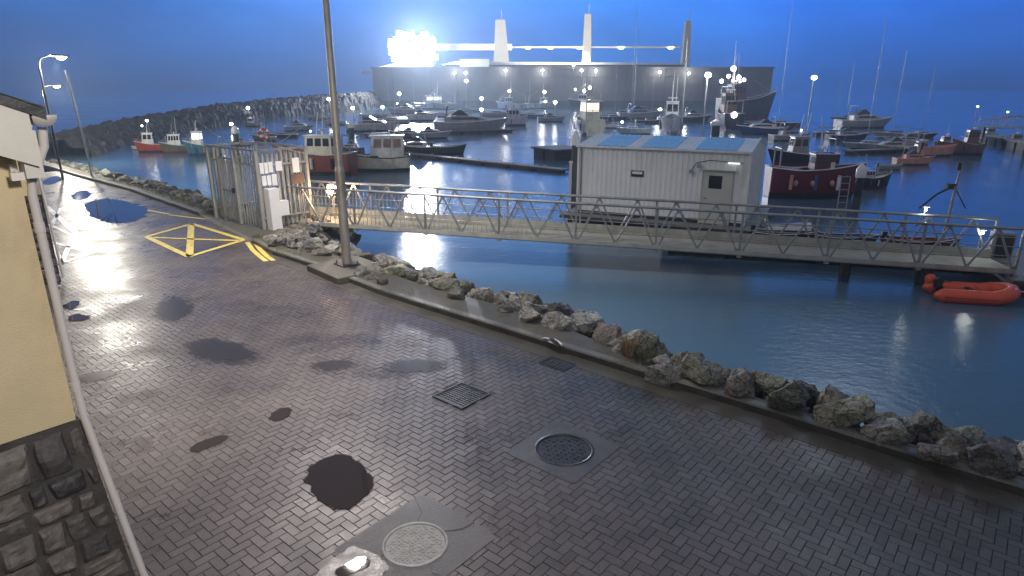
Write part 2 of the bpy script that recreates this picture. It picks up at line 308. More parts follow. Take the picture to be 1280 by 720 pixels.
def brick(cu, cv, along):
    c = R(cu, cv)
    if not in_view(c): return
    if cv > kv(cu) - (0.27 if cu < 15 else 0.0): return
    if cv < 0.2 or (cu > 17.2 and cv < 3.9): return
    if 17.0 < cu < 40 and False: return
    for t in covers:
        if t(c): return
    hl, hw, g, ch, th = 0.1, 0.05, 0.0018, 0.004, 0.008
    ax = (0, 1) if along else (1, 0)          # long axis: along u or v (local x=v, y=u)
    du, dv = (hl, hw) if along else (hw, hl)
    ta, tb = random.gauss(0, 0.010) + 0.02 * noise.noise(Vector((cu * .7, cv * .7, 4))), random.gauss(0, 0.010) + .02 * noise.noise(Vector((cu * .7, cv * .7, 9))); dz = random.gauss(0, 0.0007) + 0.0015 * noise.noise(Vector((cu * 0.5, cv * 0.5, 0)))
    base = len(bv)
    for (su, sv) in ((-1, -1), (1, -1), (1, 1), (-1, 1)):
        a, bb = su * (du - g - ch), sv * (dv - g - ch); bv.append(R(cu + a, cv + bb, dz + a * ta + bb * tb))
    for (su, sv) in ((-1, -1), (1, -1), (1, 1), (-1, 1)):
        a, bb = su * (du - g), sv * (dv - g); bv.append(R(cu + a, cv + bb, dz - th))
    f = base
    bf.extend([(f, f + 3, f + 2, f + 1), (f, f + 1, f + 5, f + 4), (f + 1, f + 2, f + 6, f + 5), (f + 2, f + 3, f + 7, f + 6), (f + 3, f, f + 4, f + 7)])
    t = min(1, max(0, random.gauss(0.5, 0.22))); bt.extend([t] * 8)
w = 0.1
for i in range(-60, 420):                      # herringbone: steps of one width along the diagonal, period four widths
    for j in range(-60, 160):
        k = (i - j) % 4
        u0, v0 = i * w, j * w
        if not (-1.5 < u0 < 41 and 0 < v0 < 11): continue
        if k == 0: brick(u0 + w, v0 + w / 2, True)       # long side along the road
        elif k == 3: brick(u0 + w / 2, v0 + w, False)    # long side across it
me = D.meshes.new('brick_paving'); me.from_pydata(bv, [], bf); me.update()
ca = me.attributes.new('tone', 'FLOAT', 'POINT'); ca.data.foreach_set('value', bt)
me.materials.append(M['brick']); o = D.objects.new('brick_paving', me); COL.objects.link(o); structure(o)
print('bricks', len(bv) // 8)
# ------------------------------------------------------------------ puddles
m, nt, b = newmat('puddle_water'); L = nt.links
b.inputs['Base Color'].default_value = (0.042, 0.035, 0.034, 1); b.inputs['Roughness'].default_value = 0.03; b.inputs['Specular IOR Level'].default_value = 0.22
tc = N(nt, 'ShaderNodeTexCoord'); n1 = N(nt, 'ShaderNodeTexNoise', Scale=2.2, Detail=2.0); L.new(tc.outputs['Object'], n1.inputs['Vector'])
bp = N(nt, 'ShaderNodeBump', Strength=0.03, Distance=0.02); L.new(n1.outputs['Fac'], bp.inputs['Height']); L.new(bp.outputs['Normal'], b.inputs['Normal'])
ad = N(nt, 'ShaderNodeAttribute', attribute_name='depth'); nq = N(nt, 'ShaderNodeTexNoise', Scale=14.0, Detail=5.0, Roughness=0.7); L.new(tc.outputs['Object'], nq.inputs['Vector'])
am = N(nt, 'ShaderNodeMath', operation='MULTIPLY_ADD'); am.inputs[1].default_value = .9; L.new(nq.outputs['Fac'], am.inputs[0]); L.new(ad.outputs['Fac'], am.inputs[2]); ra = ramp(nt, [(0.62, 0.0), (0.80, 1.0)], am.outputs[0]); L.new(ra.outputs['Color'], b.inputs['Alpha'])
M['puddle'] = m
def puddle(pts, label, wob=0.05, seed=0.0):
    pts = [P(x, y, 0) for x, y in pts]; n = len(pts); out = []
    for i in range(n):                         # Catmull-Rom outline, roughened
        p0, p1, p2, p3 = pts[i - 1], pts[i], pts[(i + 1) % n], pts[(i + 2) % n]
        for k in range(8):
            t = k / 8
            q = 0.5 * ((2 * p1) + (p2 - p0) * t + (2 * p0 - 5 * p1 + 4 * p2 - p3) * t * t + (3 * p1 - p0 - 3 * p2 + p3) * t ** 3)
            s = wob * (noise.noise(Vector((q.x * 4 + seed, q.y * 4, 1))) + 0.7 * noise.noise(Vector((q.x * 11, q.y * 11 + seed, 5))))
            out.append(Vector((q.x + s, q.y + s * 0.8, 0.0095)))
    c = sum(out, Vector()) / len(out)
    k = len(out); inn = [c + (q - c) * .80 for q in out]; out = [c + (q - c) * 1.10 for q in out]
    b_ = MB().add(out + inn + [c], [(i, (i + 1) % k, k + (i + 1) % k, k + i) for i in range(k)] + [(k + i, k + (i + 1) % k, 2 * k) for i in range(k)], False)
    o = b_.build('puddle', M['puddle'], recalc=False); structure(o, label, 'puddle')
    at2 = o.data.attributes.new('depth', 'FLOAT', 'POINT'); at2.data.foreach_set('value', [0.0] * k + [1.0] * (k + 1))
puddle([(384, 590), (402, 576), (428, 569), (450, 580), (465, 604), (452, 624), (432, 637), (408, 628), (390, 612)], 'dark rounded puddle in the middle of the near paving', 0.05)
puddle([(424, 712), (436, 704), (446, 699), (458, 702), (461, 709), (450, 714), (430, 722)], 'small ragged puddle beside the pale manhole cover', 0.04, 3)
puddle([(338, 520), (350, 511), (364, 513), (356, 524), (342, 526)], 'tiny dark puddle beyond the rounded one', 0.05, 5)
puddle([(236, 562), (256, 551), (278, 545), (284, 550), (262, 560), (244, 566)], 'thin dark puddle slanting across the paving near the stone plinth', 0.05, 6)
puddle([(104, 258), (130, 249), (165, 254), (182, 262), (178, 271), (160, 278), (134, 278), (118, 272), (112, 264)], 'wide dark puddle far up the road in the lamp glare', 0.16, 7)
puddle([(90, 245), (100, 239), (112, 240), (110, 247), (96, 250)], 'narrow puddle just beyond the wide one', 0.1, 8)
puddle([(54, 227), (66, 221), (78, 223), (70, 229), (58, 231)], 'farthest puddle at the end of the road', 0.1, 9)
puddle([(80, 382), (88, 377), (97, 378), (94, 384), (84, 387)], 'little puddle by the downpipe of the far building', 0.06, 10)
puddle([(84, 398), (96, 393), (112, 396), (100, 401)], 'ragged wet patch below the little puddle', 0.08, 11)
m, nt, bb = newmat('damp_stain'); L = nt.links; bb.inputs['Base Color'].default_value = (0.028, 0.025, 0.025, 1); bb.inputs['Roughness'].default_value = .3
tc = N(nt, 'ShaderNodeTexCoord'); nq = N(nt, 'ShaderNodeTexNoise', Scale=5.0, Detail=7.0, Roughness=0.7); L.new(tc.outputs['Object'], nq.inputs['Vector']); ad = N(nt, 'ShaderNodeAttribute', attribute_name='depth')
am = N(nt, 'ShaderNodeMath', operation='ADD'); L.new(nq.outputs['Fac'], am.inputs[0]); L.new(ad.outputs['Fac'], am.inputs[1]); ra = ramp(nt, [(0.78, 0.0), (1.0, 0.5), (1.3, 0.72)], am.outputs[0]); L.new(ra.outputs['Color'], bb.inputs['Alpha']); M['damp'] = m
def damp(px, py, rx, ry, rot, label):
    c = P(px, py, .0068); n = 40; vs = []; dp = []; ca, sa_ = math.cos(rot), math.sin(rot)
    for q in range(6):
        for k in range(n):
            a = 2 * math.pi * k / n; f = (q + .02) / 5; x, y = rx * f * math.cos(a), ry * f * math.sin(a); vs.append(c + Vector((x * ca - y * sa_, x * sa_ + y * ca, 0))); dp.append(1 - f)
    o = MB().add(vs, [(q * n + k, q * n + (k + 1) % n, (q + 1) * n + (k + 1) % n, (q + 1) * n + k) for q in range(5) for k in range(n)]).build('damp_stain', M['damp'], recalc=False)
    at2 = o.data.attributes.new('depth', 'FLOAT', 'POINT'); at2.data.foreach_set('value', dp); structure(o, label)
damp(217, 386, .55, 1.3, .5, 'blotchy damp stain in the middle distance of the road'); damp(275, 438, 1.3, .6, -.55, 'long damp stain below the blotchy one'); damp(416, 456, .5, .33, 0, 'small damp stain left of the oval one'); damp(518, 457, .75, .45, 0.1, 'oval damp stain beyond the square grating')
damp(120, 470, .5, .3, 0.3, 'faint damp stain beside the downpipe')
# a bald wet patch where the bricks are filmed over beside the small puddle
M['film'] = mat('wet_filmed_patch', (0.11, 0.10, 0.098), 0.30, var=0.4, scale=7, bump=0.12, bscale=45, rvar=0.14)
pts = [P(x, y, 0) for x, y in ((392, 730), (404, 708), (424, 694), (442, 683), (460, 690), (484, 702), (480, 722), (468, 735))]; c = sum(pts, Vector()) / len(pts); vs = []
for i in range(len(pts)):
    for k in range(6): q = pts[i].lerp(pts[(i + 1) % len(pts)], k / 6); s_ = 1 + .22 * noise.noise(q * 7) + .15 * noise.noise(q * 17); vs.append(c + (q - c) * s_ + Vector((0, 0, .0078)))
structure(MB().add(vs + [c + Vector((0, 0, .0078))], [(i, (i + 1) % len(vs), len(vs)) for i in range(len(vs))]).build('wet_patch', M['film'], recalc=False), 'shiny wet patch around the small ragged puddle')
# ------------------------------------------------------------------ road markings (worn paint)
def paint(m0):
    m = m0.copy(); nt = m.node_tree; L = nt.links; b = nt.nodes['Principled BSDF']; out = nt.nodes['Material Output']
    tc = N(nt, 'ShaderNodeTexCoord'); n1 = N(nt, 'ShaderNodeTexNoise', Scale=9.0, Detail=8.0, Roughness=0.75); L.new(tc.outputs['Object'], n1.inputs['Vector'])
    r = ramp(nt, [(0.30, 0.0), (0.42, 1.0)], n1.outputs['Fac']); L.new(r.outputs['Color'], b.inputs['Alpha']); return m
YL, WL = paint(M['yellowline']), paint(M['whiteline'])
def line(mb, p, q, wd):
    wd *= 1.25
    a = P(*p); c = P(*q); d = (c - a).normalized(); s = Vector((-d.y, d.x, 0)) * wd / 2; n = 12; vs = []
    for i in range(n + 1):
        e = a + (c - a) * i / n; vs += [e - s + Vector((0, 0, .0085)), e + s + Vector((0, 0, .0085))]
    mb.add(vs, [(2 * i, 2 * i + 1, 2 * i + 3, 2 * i + 2) for i in range(n)])
mb = MB()
Y = [(183, 296), (240, 280), (305, 300), (236, 321)]
for p, q in zip(Y, Y[1:] + Y[:1]): line(mb, p, q, 0.13)
line(mb, (239, 281), (237, 320), 0.15); line(mb, (192, 297), (240, 299), 0.10); line(mb, (240, 299), (300, 301), 0.12)
structure(mb.build('road_marking', YL, recalc=False), 'yellow painted box with crossing bars on the bricks before the gate')
mb = MB()
for off in (0, 9):
    pts = [(309 + off, 303 - off * .12), (316 + off, 313 - off * .1), (325 + off, 321 - off * .05), (333 + off, 327 - off * .1)]
    for p, q in zip(pts, pts[1:]): line(mb, p, q, 0.10)
line(mb, (180, 262), (212, 268), 0.09); line(mb, (212, 269), (256, 274), 0.09)
structure(mb.build('road_marking', YL, recalc=False), 'double yellow lines curving away from the painted box to the kerb')
mb = MB()
for p, q, w_ in (((58, 258), (121, 315), .13), ((121, 315), (78, 329), .1), ((62, 281), (90, 294), .09), ((64, 283), (76, 260), .09), ((66, 303), (112, 316), .09), ((78, 328), (92, 292), .1), ((66, 306), (77, 329), .09), ((60, 281), (74, 279), .08), ((66, 360), (76, 357), .07)):
    line(mb, p, q, w_)
structure(mb.build('road_marking', WL, recalc=False), 'white painted hatched box beside the far building')
# ------------------------------------------------------------------ covers and gratings
def frame_rz(o): o.rotation_euler = (0, 0, UA); return o
mb = MB(); a_, b_ = 0.62, 0.56
t = thing('manhole_cover', 'pale worn round manhole cover in a cracked concrete surround', 'manhole cover', (MH1.x, MH1.y, 0), UA, 'ironwork in the paving')
# concrete surround: four uneven slabs around the round hole
def annulus(mb, r0, hx, hy, z, n=48):
    vs = []; fs = []
    for k in range(n):
        a = 2 * math.pi * k / n; c, s = math.cos(a), math.sin(a)
        q = min(hx / max(1e-6, abs(c)), hy / max(1e-6, abs(s)))
        vs += [(r0 * c, r0 * s, z), (q * c, q * s, z), (q * c, q * s, z - 0.05)]
    for k in range(n):
        j = (k + 1) % n; fs += [(3 * k, 3 * k + 1, 3 * j + 1, 3 * j), (3 * k + 1, 3 * k + 2, 3 * j + 2, 3 * j + 1)]
    mb.add(vs, fs)
annulus(mb, 0.315, 0.60, 0.54, 0.006); mb.build('surround', M['surround'], t)
mb = MB()
for pts in (((-.3, .1), (-.45, .22), (-.6, .24)), ((.22, .22), (.36, .3), (.48, .54)), ((.3, -.08), (.45, -.2), (.6, -.22)), ((-.1, -.31), (-.16, -.42), (-.12, -.54))):
    for p, q in zip(pts, pts[1:]): mb.bar((*p, 0.0065), (*q, 0.0065), 0.008, 0.004)
mb.build('crack_lines', M['black'], t)
mb = MB(); mb.lathe([(0.318, -0.03), (0.318, 0.010), (0.292, 0.010), (0.292, -0.005)], 48, cap=False); mb.build('frame', M['palecast'], t)
mb = MB(); mb.prism([(.287 * math.cos(k * .1309), .287 * math.sin(k * .1309)) for k in range(48)], -.02, 0.0)
for r_ in range(15):                                      # raised tread
    for c_ in range(15):
        x, y = (r_ - 7) * 0.037 + random.uniform(-.006, .006), (c_ - 7) * 0.037 + random.uniform(-.006, .006)
        if x * x + y * y < 0.07: mb.box((x, y, 0.004), (0.034, 0.012, 0.005), random.choice((0.78, -0.78)) + random.uniform(-.3, .3))
mb.build('lid', M['palecast'], t)
t = thing('manhole_cover', 'dark round manhole cover with a ring of worn concrete, nearer the kerb', 'manhole cover', (MH2.x, MH2.y, 0), UA, 'ironwork in the paving')
mb = MB(); annulus(mb, .366, .52, .50, 0.006); mb.build('surround', M['surround'], t)
mb = MB(); mb.lathe([(0.368, -0.03), (0.368, 0.010), (0.33, 0.010), (0.33, -0.005)], 40, cap=False); mb.build('frame', M['castiron'], t)
mb = MB(); mb.prism([(.327 * math.cos(k * .157), .327 * math.sin(k * .157)) for k in range(40)], -.02, -0.001)
for r_ in range(9):
    for c_ in range(9):
        x, y = (r_ - 4) * 0.07, (c_ - 4) * 0.07
        if x * x + y * y < 0.085: mb.box((x, y, 0.002), (0.04, 0.018, 0.006), 0.78 if (r_ + c_) % 2 else -0.78)
mb.build('lid', M['castiron'], t)
def grating(c, hu, hv, nbar, label, along):
    t = thing('drain_grating', label, 'drain grating', (c.x, c.y, 0), UA, 'ironwork in the paving')
    mb = MB()
    for sx in (-1, 1):
        mb.box((sx * (hv - 0.015), 0, 0.001), (0.03, 2 * hu, 0.02)); mb.box((0, sx * (hu - 0.015), 0.0015), (2 * hv - 0.062, 0.03, 0.02))
    mb.build('frame', M['castiron'], t)
    mb = MB(); mb.box((0, 0, -0.075), (2 * hv - .06, 2 * hu - .06, 0.01)); mb.build('sump', M['black'], t)
    mb = MB()
    for k in range(nbar):
        s = -1 + 2 * (k + 0.5) / nbar
        if along: mb.box((s * (hv - 0.03), 0, -0.004), (0.55 * 2 * hv / nbar, 2 * hu - .07, 0.02))
        else: mb.box((0, s * (hu - 0.03), -0.004), (2 * hv - .07, 0.5 * 2 * hu / nbar, 0.02))
    for k in range(-1, 2): (mb.box((0, k * hu * 0.5, -0.006), (2 * hv - .07, 0.016, 0.02)) if along else mb.box((k * hv * 0.5, 0, -0.006), (0.016, 2 * hu - .07, 0.02)))
    mb.build('grate_bars', M['castiron'], t)
grating(GR1, 0.30, 0.30, 11, 'square iron drain grating out in the paving', True)
grating(GR2, 0.25, 0.17, 7, 'oblong iron gully grating tight against the kerb', False)
# ------------------------------------------------------------------ water
m, nt, b = newmat('harbour_water'); L = nt.links
b.inputs['Base Color'].default_value = (0.085, 0.155, 0.235, 1); b.inputs['Roughness'].default_value = 0.08; b.inputs['IOR'].default_value = 1.333
tc = N(nt, 'ShaderNodeTexCoord'); mp = N(nt, 'ShaderNodeMapping'); mp.inputs['Rotation'].default_value = (0, 0, 0.3); mp.inputs['Scale'].default_value = (1, 1.6, 1)
L.new(tc.outputs['Object'], mp.inputs['Vector'])
n1 = N(nt, 'ShaderNodeTexNoise', Scale=3.4, Detail=5.0, Roughness=0.62); n2 = N(nt, 'ShaderNodeTexNoise', Scale=0.25, Detail=2.0)
L.new(mp.outputs['Vector'], n1.inputs['Vector']); L.new(mp.outputs['Vector'], n2.inputs['Vector'])
n3 = N(nt, 'ShaderNodeTexNoise', Scale=0.12, Detail=5.0, Roughness=0.6); L.new(mp.outputs['Vector'], n3.inputs['Vector']); rw = ramp(nt, [(0.38, 0.045), (0.62, 0.17)], n3.outputs['Fac']); L.new(rw.outputs['Color'], b.inputs['Roughness'])
b1 = N(nt, 'ShaderNodeBump', Strength=0.26, Distance=0.05); b2 = N(nt, 'ShaderNodeBump', Strength=0.06, Distance=0.4)
L.new(n1.outputs['Fac'], b1.inputs['Height']); L.new(n2.outputs['Fac'], b2.inputs['Height']); L.new(b2.outputs['Normal'], b1.inputs['Normal']); L.new(b1.outputs['Normal'], b.inputs['Normal'])
M['water'] = m
mb = MB(); mb.add([(-2500, -60, WZ), (2500, -60, WZ), (2500, 4000, WZ), (-2500, 4000, WZ)], [(0, 1, 2, 3)])
structure(mb.build('water', M['water'], recalc=False))
# ------------------------------------------------------------------ rock armour
def rock_mesh(seed, m, name):
    rg = random.Random(seed); bm = bmesh.new(); bmesh.ops.create_icosphere(bm, subdivisions=4, radius=1.0)
    planes = []
    for _ in range(18):
        n = Vector((rg.gauss(0, 1), rg.gauss(0, 1), rg.gauss(0, 1))).normalized(); planes.append((n, rg.uniform(0.5, 0.82)))
    sx, sy, sz = rg.uniform(0.95, 1.3), rg.uniform(0.8, 1.05), rg.uniform(0.65, 0.9); off = Vector((rg.random() * 50, rg.random() * 50, 0))
    for v in bm.verts:
        p = v.co.copy()
        for n, d in planes:
            e = p.dot(n) - d
            if e > 0: p -= n * e * 0.97
        k = 0.10 * noise.noise(p * 2.0 + off) + 0.07 * noise.noise(p * 5.0 + off) + 0.045 * noise.noise(p * 11 + off)
        p += v.co.normalized() * k
        v.co = Vector((p.x * sx, p.y * sy, p.z * sz)) * 1.18
    me = D.meshes.new(name); bm.to_mesh(me); bm.free(); me.materials.append(m)
    return me
kinds = [('stone_pale', 'pale grey boulder in the rock bank beside the kerb', 'pale boulders of the rock bank'), ('stone_brown', 'brown boulder in the rock bank beside the kerb', 'brown boulders of the rock bank'),
         ('stone_dark', 'dark wet boulder in the rock bank beside the kerb', 'dark boulders of the rock bank'), ('stone_mossy', 'greenish lichened boulder in the rock bank beside the kerb', 'lichened boulders of the rock bank')]
protos = {k[0]: [rock_mesh(17 * i + 5 * j + 3, M[k[0]], 'boulder') for j in range(5)] for i, k in enumerate(kinds)}
placed = []
def rock(u, v, z, s, kind=None, label=None, grp=None, rot=None):
    p = R(u, v, z)
    if not in_view(p, 70, 70): return
    k = kind or random.choices([0, 1, 2, 3], (0.34, 0.22, 0.2, 0.24))[0]
    if isinstance(k, str): k = [q[0] for q in kinds].index(k)
    me = random.choice(protos[kinds[k][0]]); e = (random.uniform(-.5, .5), random.uniform(-.5, .5), random.uniform(0, 6.28)); sc = (s * random.uniform(.9, 1.15), s * random.uniform(.9, 1.1), s * random.uniform(.85, 1.15))
    hid = max(0.0, v - edge(u) - .55)                       # how far down the bank, behind the front stones
    placed.append((9 if label else s / depth(p) / (1 + 2.5 * hid), me, p, e, sc, k, label))
def big(px, py, s, kind, label, dz=0.0):
    p = P(px, py, 0.1); u, v = uv(p); rock(u, v, 0.1 + s * 0.25 + dz, s, kind, label)
taken = [(828, 470, .21), (572, 372, .21), (606, 370, .2), (695, 408, .27), (795, 437, .34), (925, 490, .32), (985, 506, .33), (1050, 525, .32), (1105, 547, .28), (1170, 575, .24), (1235, 588, .26), (868, 470, .33), (660, 398, .24), (632, 388, .2)]
lab = [('stone_pale', 'pale pinkish rounded boulder standing alone against the kerb'), ('stone_pale', 'round grey boulder at the far end of the wide verge'), ('stone_pale', 'boulder perched on a flatter one at the verge edge'),
       ('stone_pale', 'long pale boulder at the verge edge before the gully grating'), ('stone_mossy', 'big lichened boulder behind the dry tuft'), ('stone_brown', 'tall cracked brownish boulder between two dark ones'), ('stone_mossy', 'large leaning green-grey boulder beyond the cracked brown one'),
       ('stone_mossy', 'blocky boulder with a flat shaded face by the kerb'), ('stone_pale', 'pale jagged boulder after the blocky flat-faced one'), ('stone_brown', 'low brown boulder close to the kerb at the near end'), ('stone_dark', 'upright dark boulder almost at the near end of the bank'),
       ('stone_mossy', 'wide mossy boulder behind the lone pinkish one'), ('stone_pale', 'squat split boulder midway along the verge edge'), ('stone_pale', 'small white boulder beside the perched one')]
for (px, py, s), (k, l) in zip(taken, lab): big(px, py, s * 1.0, k, l)
def clash(u, v, s):
    for px, py, q in taken:
        p = uv(P(px, py, 0.1))
        if math.hypot(p[0] - u, p[1] - v) < 0.75 * (q + s): return True
    return False
u = -4.0
while u < 46:
    e = edge(u); far = u > 14
    for row, (dv, dz) in enumerate(((0.20, 0.02), (0.62, -0.05), (1.1, -0.35), (1.65, -0.75))):
        s = random.uniform(0.17, 0.36) if not far else random.uniform(0.18, 0.30)
        if row == 0: s *= 0.85
        if 17.6 < u < 22.2 and row < 1: continue
        uu = u + random.uniform(-.2, .2); v = e + dv + random.uniform(-.12, .12)
        if 12.2 < uu < 14.4 and row == 0: continue
        if row < 2 and clash(uu, v, s): continue
        rock(uu, v, 0.06 + dz + random.uniform(-.05, .07), s)
    for _ in range(3): ff = random.choice((.05, .35, .5, .8)); rock(u + random.uniform(-.25, .25), e + ff + random.uniform(-.08, .1), 0.02 - ff * .18, random.uniform(.09, .17))
    u += random.uniform(0.40, 0.54)
# loose boulders between kerb and gangway, and at the foot of the lamp post pad
for px, py, s in ((348, 306, .34), (362, 302, .36), (385, 313, .34), (400, 319, .34), (354, 295, .38), (376, 301, .36), (414, 314, .3), (395, 305, .32), (340, 300, .32), (455, 343, .28), (468, 348, .24), (480, 354, .2), (470, 342, .2)):
    p = P(px, py, 0.1); uu, v = uv(p); rock(uu, v, 0.12, s * 0.8, grp=None)
placed.sort(key=lambda r: -r[0])
for _, me, p, e, sc, k, label in placed[:270]:
    o = D.objects.new('boulder', me); COL.objects.link(o); o.location = p; o.rotation_euler = e; o.scale = sc
    tag(o, label or kinds[k][1], 'boulder', None if label else kinds[k][2])
bmr = bmesh.new(); slots = [M[k[0]] for k in kinds]        # the rest of the bank: one mass
for _, me, p, e, sc, k, label in placed[270:]:
    n0 = len(bmr.faces); bmr.from_mesh(me); bmr.faces.ensure_lookup_table(); fs = bmr.faces[n0:]; vv = list({v for f in fs for v in f.verts})
    from mathutils import Euler
    mx_ = Matrix.Translation(p) @ Euler(e).to_matrix().to_4x4() @ Matrix.Diagonal((*sc, 1)); bmesh.ops.transform(bmr, matrix=mx_, verts=vv)
    for f in fs: f.material_index = k
me = D.meshes.new('bank_rubble'); bmr.to_mesh(me); bmr.free()
for m_ in slots: me.materials.append(m_)
o = D.objects.new('bank_rubble', me); COL.objects.link(o); tag(o, 'mass of smaller stones filling the rock bank down to the water', 'rubble', None, 'stuff')
print('rocks', len(placed))
# small plants
def tuft(name, label, cat, p, n, h, spread, m, kind=None, seed=1):
    rg = random.Random(seed); mb = MB()
    for _ in range(n):
        a = rg.uniform(0, 6.28); r = spread * math.sqrt(rg.random()); b0 = Vector((r * math.cos(a), r * math.sin(a), 0)); hh = h * rg.uniform(.5, 1.1); ln = rg.uniform(.1, .55) * hh; w = 0.006 + 0.006 * rg.random()
        tip = b0 + Vector((ln * math.cos(a + rg.uniform(-.6, .6)), ln * math.sin(a), hh)); mid = (b0 + tip) / 2 + Vector((0, 0, hh * .12)); s = Vector((-math.sin(a), math.cos(a), 0)) * w
        mb.add([b0 - s, b0 + s, mid + s * .8, mid - s * .8, tip], [(0, 1, 2, 3), (3, 2, 4)])
    o = mb.build(name, m, recalc=False); o.location = p; return tag(o, label, cat, None, kind)
p = P(786, 447, 0.08); tuft('dry_weed', 'dry straw-coloured weed growing between boulders and verge', 'plant', p, 110, 0.38, 0.10, M['drystalk'], seed=4)
p = P(806, 452, 0.08); tuft('low_weed', 'low yellowish weed at the foot of the dry straw one', 'plant', p, 120, 0.16, 0.22, M['weed'], seed=5)
mb = MB(); rg = random.Random(3)
def blades(u0, u1, fv, n, h):
    for _ in range(n):
        uu = rg.uniform(u0, u1); v = fv(uu) + rg.gauss(0, 0.12); p = R(uu, v, 0.06); a = rg.uniform(0, 6.28); hh = h * rg.uniform(.4, 1.2); s = Vector((math.cos(a), math.sin(a), 0)) * 0.008
        mb.add([p - s, p + s, p + Vector((rg.gauss(0, .3) * hh, rg.gauss(0, .3) * hh, hh))], [(0, 1, 2)])
blades(9.6, 12.0, lambda u: kv(u) + 0.28, 700, 0.09); blades(21.8, 34, lambda u: kv(u) + 0.4, 2600, 0.16); blades(22, 27, lambda u: kv(u) + 0.9, 900, 0.22); blades(14.3, 17.6, lambda u: kv(u) + 0.25, 600, 0.12)
tag(mb.build('grass', M['weed'], recalc=False), 'patches of short weedy grass along the back of the kerb', 'grass', None, 'stuff')
# litter on the verge
p = P(690, 429, 0.1)
t = thing('litter', 'bent black and white scrap lying on the concrete verge', 'litter', p, UA + 1.35)
mb = MB(); vs = []; n = 10
for i in range(n + 1):
    x = -0.2 + 0.4 * i / n; wdt = 0.035 + 0.03 * math.sin(math.pi * i / n); zz = 0.012 + 0.05 * math.sin(math.pi * i / n)
    vs += [(x, -wdt, zz * .5), (x, 0, zz + 0.02), (x, wdt, zz * .5)]
mb.add(vs, [f for i in range(n) for f in ((3 * i, 3 * i + 1, 3 * i + 4, 3 * i + 3), (3 * i + 1, 3 * i + 2, 3 * i + 5, 3 * i + 4))], True); mb.build('body', M['black'], t)
mb = MB(); mb.tube([(-0.21, -.03, .03), (-.1, -.055, .05), (0.0, -.05, .07)], 0.022, 6, 0.008); mb.tube([(0.04, .03, .07), (.15, .02, .05), (0.25, .03, .012)], 0.02, 6, 0.01); mb.build('pale_strip', M['whiteboard'], t)
# ------------------------------------------------------------------ the two buildings
def rubble(mb, x0, x1, z0, z1, y, batter, rg):
    """coursed random rubble facing -y; each stone a bulged block"""
    z = z0
    while z < z1 - 0.02:
        h = min(rg.uniform(0.10, 0.23), z1 - z)
        if z1 - z - h < 0.1: h = z1 - z
        x = x0 - rg.uniform(0, .2)
        while x < x1:
            wd = rg.uniform(0.10, 0.34)
            if rg.random() < 0.25 and h > 0.22: parts = ((z, z + h * .5), (z + h * .5, z + h))
            else: parts = ((z, z + h),)
            for za, zb in parts:
                xa, xb = max(x, x0) + 0.004, min(x + wd, x1) - 0.004
                if xb - xa < 0.04: continue
                n = 8; vs = []; ph = rg.random() * 40; out = rg.uniform(0.008, 0.04); tx, tz = rg.uniform(-.02, .02), rg.uniform(-.02, .02)
                for j in range(n + 1):
                    for i in range(n + 1):
                        s, t = i / n, j / n; ee = min(1, 6 * min(s, 1 - s)) ** .7 * min(1, 6 * min(t, 1 - t)) ** .7
                        X = xa + (xb - xa) * s; Z = za + 0.004 + (zb - za - 0.008) * t
                        cx = 0.02 * noise.noise(Vector((X * 6 + ph, Z * 6, 0))); cz = 0.02 * noise.noise(Vector((X * 6, Z * 6 + ph, 9)))
                        d = ee * (out + tx * (s - .5) + tz * (t - .5) + 0.03 * noise.noise(Vector((X * 8, Z * 8, ph))) + 0.012 * noise.noise(Vector((X * 25, Z * 25, ph)))) - 0.02 * (1 - ee)
                        vs.append((X + cx, y - d - batter * (1 - (Z - z0) / (z1 - z0)), Z + cz))
                mb.add(vs, [(j * (n + 1) + i, j * (n + 1) + i + 1, (j + 1) * (n + 1) + i + 1, (j + 1) * (n + 1) + i) for j in range(n) for i in range(n)], False)
            x += wd
        z += h
m, nt, b = newmat('old_rubble_stone'); L = nt.links
tc = N(nt, 'ShaderNodeTexCoord'); g = N(nt, 'ShaderNodeNewGeometry')
n1 = N(nt, 'ShaderNodeTexNoise', Scale=7.0, Detail=8.0, Roughness=0.7); L.new(tc.outputs['Object'], n1.inputs['Vector'])
n2 = N(nt, 'ShaderNodeTexNoise', Scale=1.1, Detail=7.0, Roughness=0.7); L.new(tc.outputs['Object'], n2.inputs['Vector'])
r0 = ramp(nt, [(0.0, (0.035, 0.032, 0.034)), (0.5, (0.085, 0.076, 0.068)), (1.0, (0.17, 0.15, 0.13))], g.outputs['Random Per Island'])
r1 = ramp(nt, [(0.3, 0.55), (0.72, 1.35)], n1.outputs['Fac'])
mx = N(nt, 'ShaderNodeMix', data_type='RGBA', blend_type='MULTIPLY'); mx.inputs[0].default_value = 1; L.new(r0.outputs['Color'], mx.inputs[6]); L.new(r1.outputs['Color'], mx.inputs[7])
r2 = ramp(nt, [(0.56, 0), (0.68, 0.85)], n2.outputs['Fac']); m2 = N(nt, 'ShaderNodeMix', data_type='RGBA'); m2.inputs[7].default_value = (0.26, 0.25, 0.23, 1)
L.new(r2.outputs['Color'], m2.inputs[0]); L.new(mx.outputs[2], m2.inputs[6]); L.new(m2.outputs[2], b.inputs['Base Color'])
b.inputs['Roughness'].default_value = 0.55
bp = N(nt, 'ShaderNodeBump', Strength=0.8, Distance=0.02); L.new(n1.outputs['Fac'], bp.inputs['Height']); L.new(bp.outputs['Normal'], b.inputs['Normal'])
M['rubble'] = m; M['mortar'] = mat('dark_mortar', (0.05, 0.046, 0.042), 0.85, var=0.4, scale=9, bump=0.6, bscale=30)
